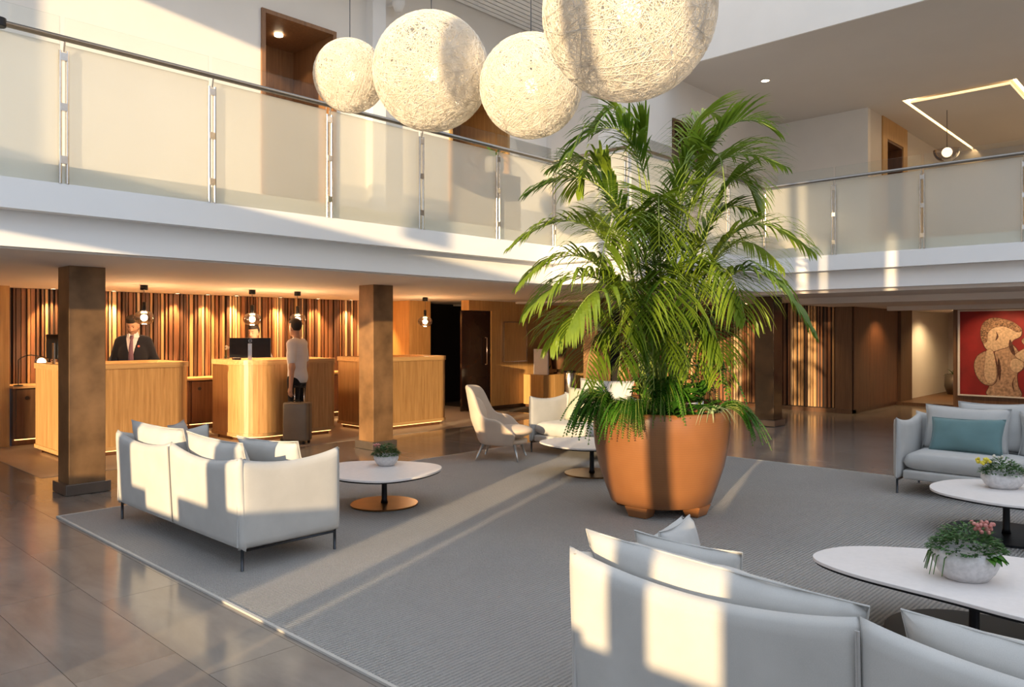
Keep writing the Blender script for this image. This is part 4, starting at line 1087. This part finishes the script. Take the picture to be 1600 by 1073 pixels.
def leaf(m, p, d, up, L, w):
    """one broad leaf of 3 x 2 quads"""
    d = d.normalized(); s = d.cross(up).normalized(); n = s.cross(d)
    vs = []
    for k, (a, b_, c_) in enumerate(((0, .08, 0), (.3, .9, .08), (.65, .85, .06), (1, .04, -.10))):
        for j in (-1, 0, 1): vs.append(p+d*L*a+s*(w*.5*b_*j)+n*(L*c_+(.12*w if j else 0)))
    m.add(vs, [(3*k+j, 3*k+j+1, 3*k+j+4, 3*k+j+3) for k in range(3) for j in (0, 1)])
def clump(label, base, n, rad, hgt, mat='leafy'):
    t = thing('leafy_plant', label, 'plant', base, 0, 'leafy plants filling the planter')
    for i in range(n):
        a = random.uniform(0, 6.28); r = random.uniform(.0, rad); m = MB(); z = random.uniform(0, hgt)
        p = Vector((r*math.cos(a), r*math.sin(a), z))
        leaf(m, p, Vector((math.cos(a), math.sin(a), random.uniform(-.3, .8))), UZ, random.uniform(.09, .16), random.uniform(.06, .095))
        m.build('leaf', mat, t, True)
clump('broad-leaved green plant in the middle front of the planter', P_(6, .40), 46, .15, .26)
clump('broad-leaved plant just left of the spider plant', P_(30, .40), 36, .13, .24)
clump('bright leafy plant behind the front left fern', P_(-24, .34), 44, .16, .34, 'fern')
clump('leafy plant at the back right of the planter bowl', P_(70, .30), 40, .15, .36, 'fern')
t = thing('leafy_plant', 'tall shrub with glossy leaves among the palm stems', 'plant', P_(120, .22))
for j in range(5):
    a0 = random.uniform(0, 6.28); top = Vector((.16*math.cos(a0), .16*math.sin(a0), random.uniform(.75, 1.25)))+RV*.22
    st = MB().tube([(0, 0, 0), top*.5+Vector((.03, 0, 0)), top], [.01, .008, .004], 6).build('stem', 'stalk', t, True)
    for i in range(16):
        q = .3+.7*i/16; a = i*2.4; m = MB()
        leaf(m, top*q, Vector((math.cos(a), math.sin(a), .1)), UZ, random.uniform(.10, .15), .055); m.build('leaf', 'leafy', st, True)
t = thing('spider_plant', 'striped spider plant at the front right rim of the planter', 'plant', P_(40, .545, .90))
for i in range(30):
    a = random.uniform(0, 6.28); l = random.uniform(.16, .32); d = Vector((math.cos(a), math.sin(a), 0)); m = MB(); vs = []
    for k in range(6):
        q = k/5; p = d*l*q*.8+UZ*(l*(1.3*q-1.5*q*q)); s = Vector((-d.y, d.x, 0))*.009*(1-q*.95); vs += [p+s, p-s]
    m.add(vs, [(2*k, 2*k+1, 2*k+3, 2*k+2) for k in range(5)]); m.build('leaf', 'spider', t)

def flowerpot(label, loc, r, h, kind, oval=1.0, rz=0):
    t = thing('flower_pot', label, 'flower pot', loc, rz, 'stone flower pots on the coffee tables')
    MB().lathe([(r*.62, 0), (r*.82, h*.25), (r, h*.65), (r*.98, h), (r*.88, h*1.0), (r*.85, h*.8), (r*.1, h*.78)], 32, (0, 0, 0), oval, 1).build('bowl', 'stonepot', t, True)
    nst = 90
    b = MB()
    for i in range(nst*7):
        a = random.uniform(0, 6.28); q = math.sqrt(random.random()); hh = r*(1.0*(1-q*q)+.05)
        p = Vector((r*1.05*oval*q*math.cos(a), r*1.05*q*math.sin(a), h*.9+hh*random.uniform(.4, 1.0)))
        leaf(b, p, Vector((math.cos(a), math.sin(a), random.uniform(-.25, .9))), UZ, r*random.uniform(.16, .28), r*.12)
    o = b.build('foliage', 'herb', t, True)
    if kind in ('pink', 'redpink'):
        for i in range(26 if kind == 'pink' else 10):
            cx, cy = ((r*.45, -r*.2) if i % 2 else (r*.75, .1*r)) if kind == 'pink' else (-r*.8, -r*.2)
            p = (cx*oval+random.uniform(-.3, .3)*r, cy+random.uniform(-.3, .3)*r, h*.9+r*random.uniform(.72, 1.05))
            MB().ball(p, r*.075, 7, 5).build('blossom', 'pink', t, True)
        if kind == 'pink':
            for a in (-1.2, -.3, .4, 1.0, -2.0):
                m = MB(); leaf(m, Vector((r*.35, -r*.55, h*.95)), Vector((.6*math.sin(a)+.4, -1, -.25)), UZ, r*.75, r*.42); m.build('leaf', 'leafy', t, True)
            for k in range(9):
                a = R(180+random.uniform(-60, 40)); d = Vector((math.cos(a), math.sin(a), 0))
                MB().tube([d*r*.8+UZ*h, d*r*1.2+UZ*h*.8, d*r*1.35+UZ*h*random.uniform(.1, .5)], [.003, .0035, .002], 5).build('trailing_stem', 'herb', t)
    else:
        for i in range(16): MB().ball((-r*.95*oval+random.uniform(-.3, .3)*r, random.uniform(-.3, .4)*r, h*.9+r*random.uniform(.7, 1.05)), r*.10, 7, 5).build('blossom', 'yellow', t, True)
        for i in range(7): MB().ball((-r*.2*oval+random.uniform(-.3, .3)*r, random.uniform(0, .4)*r, h*.9+r*random.uniform(.95, 1.15)), r*.09, 7, 5).build('blossom', 'cream', t, True)
    return t
va2 = math.atan2(RV.y, RV.x)
flowerpot('small round pot with green foliage and orange-pink blooms on the left table', (4.43, 5.79, .361), .115, .10, 'redpink', 1.0, va2)
flowerpot('white stone bowl with pink kalanchoe flowers on the foreground table', (4.40, .99, .361), .14, .15, 'pink', 1.15, va2)
flowerpot('oval white pot with yellow and cream flowers on the back right table', (7.17, 1.35, .361), .125, .12, 'yellow', 1.35, va2)
def agave(name, label, loc, pr, ph, L, n, mat, potmat):
    t = thing(name, label, 'plant', loc)
    MB().lathe([(pr*.7, 0), (pr, ph*.4), (pr*.95, ph), (pr*.8, ph), (pr*.7, ph*.85)], 28).build('pot', potmat, t, True)
    for i in range(n):
        a = i*2.4; d = Vector((math.cos(a), math.sin(a), 0)); e = .35+.5*(i/n); l = L*random.uniform(.8, 1.1); vs = []; m = MB()
        for k in range(6):
            q = k/5; p = UZ*ph*.9+d*l*q*(1-e*.6)+UZ*l*(e*q*1.3-.5*q*q); s = Vector((-d.y, d.x, 0))*L*.06*[.7, 1, .95, .75, .45, .05][k]; vs += [p+s, p-s]
        m.add(vs, [(2*k, 2*k+1, 2*k+3, 2*k+2) for k in range(5)]); m.build('leaf', mat, t)
    return t
agave('potted_plant', 'spiky green plant in a blue-grey pot on the upper gallery', (7.86, 7.75, 3.85), .14, .26, .36, 20, 'leafy', 'greyfab')
tag(MB().box(7.6, 8.15, 7.5, 8.0, 2.952, 3.848).build('plant_stand', 'walnut', None, False, .006), 'dark plinth under the gallery plant', 'stand')
agave('potted_plant', 'dark plant in a round grey pot at the corridor end', (21.5, 5.1, .072), .22, .5, .38, 14, 'herb', 'plinth')

# ================================================================== PEOPLE
SKIN = mat_plain('skin', (.50, .27, .17, 1), .5, noise=.05, nscale=20); M['skin'] = SKIN
M['hair'] = mat_plain('dark_hair', (.012, .008, .007, 1), .55, noise=.3, nscale=60, bmp=.4)
M['suit'] = mat_fabric('navy_suit', (.012, .013, .02, 1)); M['shirt'] = mat_fabric('white_shirt', (.70, .66, .70, 1)); M['tie'] = mat_fabric('plum_tie', (.16, .09, .13, 1))
M['tee'] = mat_fabric('white_cotton', (.74, .72, .72, 1)); M['trousers'] = mat_fabric('black_trousers', (.012, .012, .014, 1)); M['shoe'] = mat_plain('shoe_leather', (.02, .018, .018, 1), .4)
M['taupe'] = mat_fabric('taupe_blouse', (.20, .17, .15, 1))
M['lip'] = mat_plain('lips', (.33, .12, .09, 1), .5); M['eye'] = mat_plain('eyes', (.015, .01, .01, 1), .2); M['brow'] = mat_plain('brows', (.02, .013, .01, 1), .8)
def person(label, loc, rz, H, pose, top, hair='short', tilt=0, turn=0, beard=False):
    """local: faces +x, feet at z=0. pose gives elbow and hand points for left (y>0) and right arms, in units of H"""
    k = H/1.80
    S = lambda x, y, z: (x*k, y*k, z*k)
    ct, st_ = math.cos(turn), math.sin(turn)
    HC = np.array(S(.035, 0, 1.665))
    def hd(x, y, z):   # head-local offset -> body space, tilt forward then turn
        x2 = x*math.cos(tilt)+z*math.sin(tilt); z2 = -x*math.sin(tilt)+z*math.cos(tilt)
        return tuple(HC+np.array([(x2*ct-y*st_), (x2*st_+y*ct), z2])*k)
    def head_sdf(P, g=0):
        q = (P-HC)/k; x, y, z = q[:, 0]*ct+q[:, 1]*st_, -q[:, 0]*st_+q[:, 1]*ct, q[:, 2]
        x, z = x*math.cos(tilt)-z*math.sin(tilt), x*math.sin(tilt)+z*math.cos(tilt)
        Q = np.stack([x, y, z], 1)
        ds = [s_ell(Q, (-.012, 0, .035), (.098+g, .077+g, .088+g)), s_ell(Q, (.022, 0, -.035), (.070+g, .060+g, .085+g)),
              s_cone(Q, (.082, 0, .015), (.102, 0, -.022), .011, .015), s_ell(Q, (-.005, .076, -.012), (.022, .012, .032)), s_ell(Q, (-.005, -.076, -.012), (.022, .012, .032)),
              s_ell(Q, (.058, 0, -.095), (.026, .03, .022))]
        d = smooth_union(ds, .022)
        for sy in (-1, 1): d = -smin(-d, s_ell(Q, (.098, sy*.032, .012), (.02, .018, .012)), .01)
        return d*k, Q
    Lh, Le, Rh, Re = [np.array(S(*pose[n])) for n in ('lh', 'le', 'rh', 're')]
    shl, shr = np.array(S(0, .185, 1.435)), np.array(S(0, -.185, 1.435))
    def arms(P, g=0, upto=1.0):
        o = []
        for sh, el, ha in ((shl, Le, Lh), (shr, Re, Rh)):
            o.append(s_cone(P, sh, el, .052*k+g, .041*k+g))
            if upto > .5: o.append(s_cone(P, el, el+(ha-el)*.93, .040*k+g, .027*k+g))
        return o
    def torso(P, g=0):
        return [s_ell(P, S(0, 0, 1.27), (.118*k+g, .178*k+g, .24*k+g)), s_ell(P, S(-.005, 0, 1.06), (.108*k+g, .150*k+g, .20*k+g)),
                s_cone(P, S(-.01, -.13, 1.43), S(-.01, .13, 1.43), .068*k+g, .068*k+g), s_ell(P, S(-.015, 0, .94), (.118*k+g, .165*k+g, .13*k+g))]
    def legs(P, g=0):
        o = []
        for sy in (-1, 1):
            o += [s_cone(P, S(0, sy*.088, .90), S(.01, sy*.095, .50), .088*k+g, .058*k+g), s_cone(P, S(.01, sy*.095, .50), S(-.015, sy*.10, .09), .056*k+g, .038*k+g)]
        return o
    def hands(P):
        o = []
        for el, ha, sy in ((Le, Lh, 1), (Re, Rh, -1)):
            d = (ha-el); d = d/np.linalg.norm(d); s = np.cross(d, [0, 1, 0]); s = s/(np.linalg.norm(s)+1e-9)*-1; n_ = np.cross(d, s)
            palm = ha+d*.045*k
            o.append(s_cone(P, ha, palm, .026*k, .031*k))
            for j, (off, ln) in enumerate(((-.027, .062), (-.009, .074), (.009, .070), (.026, .054))):
                a = palm+s*off*k+d*.022*k; b_ = a+d*ln*.55*k+n_*sy*.014*k*-1; c_ = b_+d*ln*.35*k-n_*sy*.030*k
                o += [s_cone(P, a, b_, .0105*k, .0098*k), s_cone(P, b_, c_, .0098*k, .009*k)]
            th0 = ha-s*.026*k+d*.015*k; o.append(s_cone(P, th0, th0-s*.018*k+d*.05*k-n_*sy*.02*k, .0125*k, .0105*k))
        return o
    def feet(P, g=0):
        return [s_cone(P, S(-.02, sy*.10, .045+g), S(.15, sy*.115, .032+g), .042*k+g, .030*k+g) for sy in (-1, 1)]
    def body(P):
        hs, _ = head_sdf(P)
        d = smooth_union(torso(P)+legs(P)+arms(P)+[s_cone(P, S(-.012, 0, 1.44), S(.01, 0, 1.60), .058*k, .052*k)]+feet(P), .035*k)
        d = smin(d, smooth_union(hands(P), .008), .012)
        return smin(d, hs, .02)
    allp = np.array([Lh, Le, Rh, Re, shl, shr]); lo = np.minimum(allp.min(0)-.16, [-.22, -.3, -.02]); hi = np.maximum(allp.max(0)+.16, [.27, .3, 1.83*k])
    me = surfnet(body, lo, hi, .0105)
    p = mk('person', me, 'skin', None, True); p.location = loc; p.rotation_euler = (0, 0, rz); tag(p, label, 'person')
    def cloth(name, f, lo_, hi_, mat, h=.012): return mk(name, surfnet(f, lo_, hi_, h), mat, p, True)
    cut = lambda d, c: np.maximum(d, c)
    Z = lambda P: P[:, 2]
    # trousers and shoes
    cloth('trousers', lambda P: cut(cut(smooth_union(legs(P, .014)+[s_ell(P, S(-.015, 0, .95), (.130*k, .178*k, .14*k))], .03), Z(P)-1.03*k), .06*k-Z(P)), S(-.24, -.3, .0), S(.24, .3, 1.1), 'trousers', .013)
    for sy in (-1, 1):
        cloth('shoe', lambda P: cut(cut(smin(s_cone(P, S(-.03, sy*.10, .05), S(.17, sy*.118, .036), .05*k, .038*k), s_cone(P, S(-.02, sy*.1, .05), S(-.015, sy*.1, .11), .045*k, .045*k), .02), .004-Z(P)), Z(P)-.12*k), S(-.12, sy*.11-.09, -.01), S(.25, sy*.11+.09, .16), 'shoe')
    A0 = np.minimum(allp.min(0), S(-.2, -.3, .8))-.1; A1 = np.maximum(allp.max(0), S(.2, .3, 1.6))+.1
    neckcut = lambda P: -(s_cone(P, S(.0, 0, 1.50), S(.02, 0, 1.70), .068*k, .075*k))
    if top == 'tee':
        def f(P):
            d = smooth_union(torso(P, .018), .04)
            sl_ = [s_cone(P, sh, sh+(el-sh)*.72, .066*k, .062*k) for sh, el in ((shl, Le), (shr, Re))]
            d = smooth_union([d]+sl_, .03)
            return cut(cut(d, .86*k-Z(P)), neckcut(P))
        cloth('t_shirt', f, A0, A1, 'tee')
    else:
        def f(P):
            d = smooth_union(torso(P, .03)+[s_cone(P, sh, el, .068*k, .058*k) for sh, el in ((shl, Le), (shr, Re))]+[s_cone(P, el, el+(ha-el)*.86, .058*k, .044*k) for el, ha in ((Le, Lh), (Re, Rh))], .035)
            q = P/k
            vee = np.maximum(np.abs(q[:, 1])-(.085*np.clip((q[:, 2]-1.13)/.37, 0, 1)+0), -(q[:, 0]-.0))*k   # open front
            vee = np.maximum(vee, (1.13-q[:, 2])*k)
            return cut(cut(cut(d, .80*k-Z(P)), neckcut(P)), -vee)
        cloth('jacket', f, A0, A1, 'suit' if top == 'suit' else 'taupe')
        cloth('shirt', lambda P: cut(cut(smooth_union(torso(P, .012)+[s_cone(P, S(-.01, 0, 1.47), S(.008, 0, 1.545), .068*k, .066*k)], .03), 1.0*k-Z(P)), -(P[:, 0]+.12*k)), S(-.2, -.25, .95), S(.25, .25, 1.62), 'shirt')
        if top == 'suit':
            b = MB(); zz = [1.525, 1.49, 1.46, 1.35, 1.22, 1.12]; xx = [.085, .094, .098, .130, .138, .136]; ww = [.018, .024, .014, .025, .033, .038]
            vs = []
            for x_, z_, w_ in zip(xx, zz, ww): vs += [S(x_, w_, z_), S(x_+.008, 0, z_), S(x_, -w_, z_)]
            b.add(vs, [(3*i+j, 3*i+j+1, 3*i+j+4, 3*i+j+3) for i in range(5) for j in (0, 1)]); o = b.build('tie', 'tie', p, True)
            so = o.modifiers.new('t', 'SOLIDIFY'); so.thickness = .01; so.offset = 1
            for sy in (-1, 1):
                b = MB(); b.add([S(.09, sy*.03, 1.55), S(.062, sy*.068, 1.545), S(.078, sy*.072, 1.49), S(.112, sy*.03, 1.50)], [(0, 1, 2, 3)]); o = b.build('collar', 'shirt', p); so = o.modifiers.new('t', 'SOLIDIFY'); so.thickness = .008; so.offset = 0
            MB().ball(S(.122, .098, 1.37), .016, 10, 6).build('lapel_pin', mat_plain('pin_red', (.6, .12, .08, 1), .4), p, True)
            for z_ in (1.08, .98): MB().ball(S(.152, 0, z_), .009, 8, 6).build('button', 'black', p, True)
    # hair
    def hairf(P):
        d, Q = head_sdf(P); s = s_ell(Q, (-.014, 0, .052), (.112, .089, .104))*k
        if hair == 'quiff': s = smin(s, s_ell(Q, (.028, 0, .128), (.072, .066, .040))*k, .02)
        line = np.minimum(np.maximum(.052-Q[:, 2], -1), 9)
        region = np.minimum(np.maximum(.074+.0*Q[:, 0]-Q[:, 2], 0*Q[:, 2]-1), np.maximum((Q[:, 0]+.012), (-.070-Q[:, 2])))
        return np.maximum(s, region*k)
    cloth('hair', hairf, HC-.2, HC+.2, 'hair', .008)
    for sy in (-1, 1):
        MB().ball((0, 0, 0), .0075*k, 8, 6, 1, 1.3, .7).build('eye', 'eye', p, True, loc=hd(.078, sy*.031, .008))
        b = MB(); b.tube([hd(.088, sy*.014, .034), hd(.088, sy*.032, .039), hd(.076, sy*.050, .034)], [.003, .005, .002], 6); b.build('eyebrow', 'brow', p, True)
    b = MB(); b.tube([hd(.078, -.024, -.055), hd(.092, 0, -.052), hd(.078, .024, -.055)], [.003, .0065, .003], 6); b.build('mouth', 'lip', p, True)
    if beard:
        def bf(P):
            d, Q = head_sdf(P, .004)
            return np.maximum(d-.004*k, np.maximum(Q[:, 2]+.045-.25*np.abs(Q[:, 1])*1.0, -(Q[:, 0]+.01))*k)
        cloth('beard', bf, HC-.18, HC+.18, mat_plain('stubble', (.27, .145, .09, 1), .8, noise=.3, nscale=80), .008)
    return p
stand = dict(lh=(.10, .24, .86), le=(-.01, .26, 1.14), rh=(.10, -.24, .86), re=(-.01, -.26, 1.14))
writing = dict(lh=(.33, .17, 1.215), le=(.05, .29, 1.18), rh=(.33, -.15, 1.215), re=(.05, -.29, 1.18))
behind = dict(lh=(.17, .17, .95), le=(-.04, .275, 1.17), rh=(.17, -.17, .95), re=(-.04, -.275, 1.17))
typing = dict(lh=(.30, .15, 1.30), le=(.04, .28, 1.22), rh=(.30, -.15, 1.30), re=(.04, -.28, 1.22))
VA = math.atan2(-FV.y, -FV.x)
person('receptionist in a dark suit and tie looking down behind the left desk', (4.44, 11.88, .004), VA+R(12), 1.84, behind, 'suit', 'quiff', R(26), R(-6), True)
person('receptionist whose head shows above the monitor', (6.27, 11.70, .004), VA+R(-5), 1.72, typing, 'blouse', 'quiff', R(6), R(-10))
gp = dict(lh=(-.03, .255, .80), le=(-.05, .25, 1.10), rh=(.09, -.23, .84), re=(-.01, -.26, 1.12))
GX, GY = 6.10, 10.12
GA = R(122)
person('guest in a white t-shirt and black trousers holding a suitcase handle', (GX, GY, .004), GA, 1.80, gp, 'tee', 'short', 0, R(-22))
# suitcase under the left hand
hx = GX+(-.03*math.cos(GA)-.255*math.sin(GA)); hy = GY+(-.03*math.sin(GA)+.255*math.cos(GA))
t = thing('suitcase', 'upright taupe hard-shell suitcase beside the guest', 'suitcase', (hx+.05, hy-.10, .004), math.atan2(-FV.y, -FV.x)+R(90)+R(-12))
CASE = mat_plain('taupe_shell', (.17, .135, .098, 1), .35, noise=.08)
MB().box(-.185, .185, -.11, .11, .045, .60).build('shell', CASE, t, True, .035, 4)
MB().ring(rrect(-.188, .188, -.012, .012, .01, 3), rrect(-.17, .17, -.008, .008, .006, 3), .07, .58).build('zip_band', 'gunmetal', t)
for sx in (-1, 1):
    MB().tube([(sx*.075, .06, .58), (sx*.075, .06, .80)], .009, 8).build('pull_tube', 'steel', t, True)
    for sy in (-1, 1):
        w = MB().lathe([(.024, -.011), (.024, .011)], 14).build('wheel', 'black', t); w.location = (sx*.14, sy*.075, .025); w.rotation_euler = (R(90), 0, R(90))
MB().tube([(-.085, .06, .80), (-.08, .06, .815), (.08, .06, .815), (.085, .06, .80)], .014, 8).build('grip', 'black', t, True)
MB().tube([(-.06, -.02, .595), (-.05, -.02, .625), (.05, -.02, .625), (.06, -.02, .595)], .009, 8).build('carry_handle', 'black', t, True)
MB().box(-.19, -.183, -.03, .03, .2, .26).build('latch', 'steel', t); MB().box(-.19, -.183, -.03, .03, .40, .46).build('latch', 'steel', t)
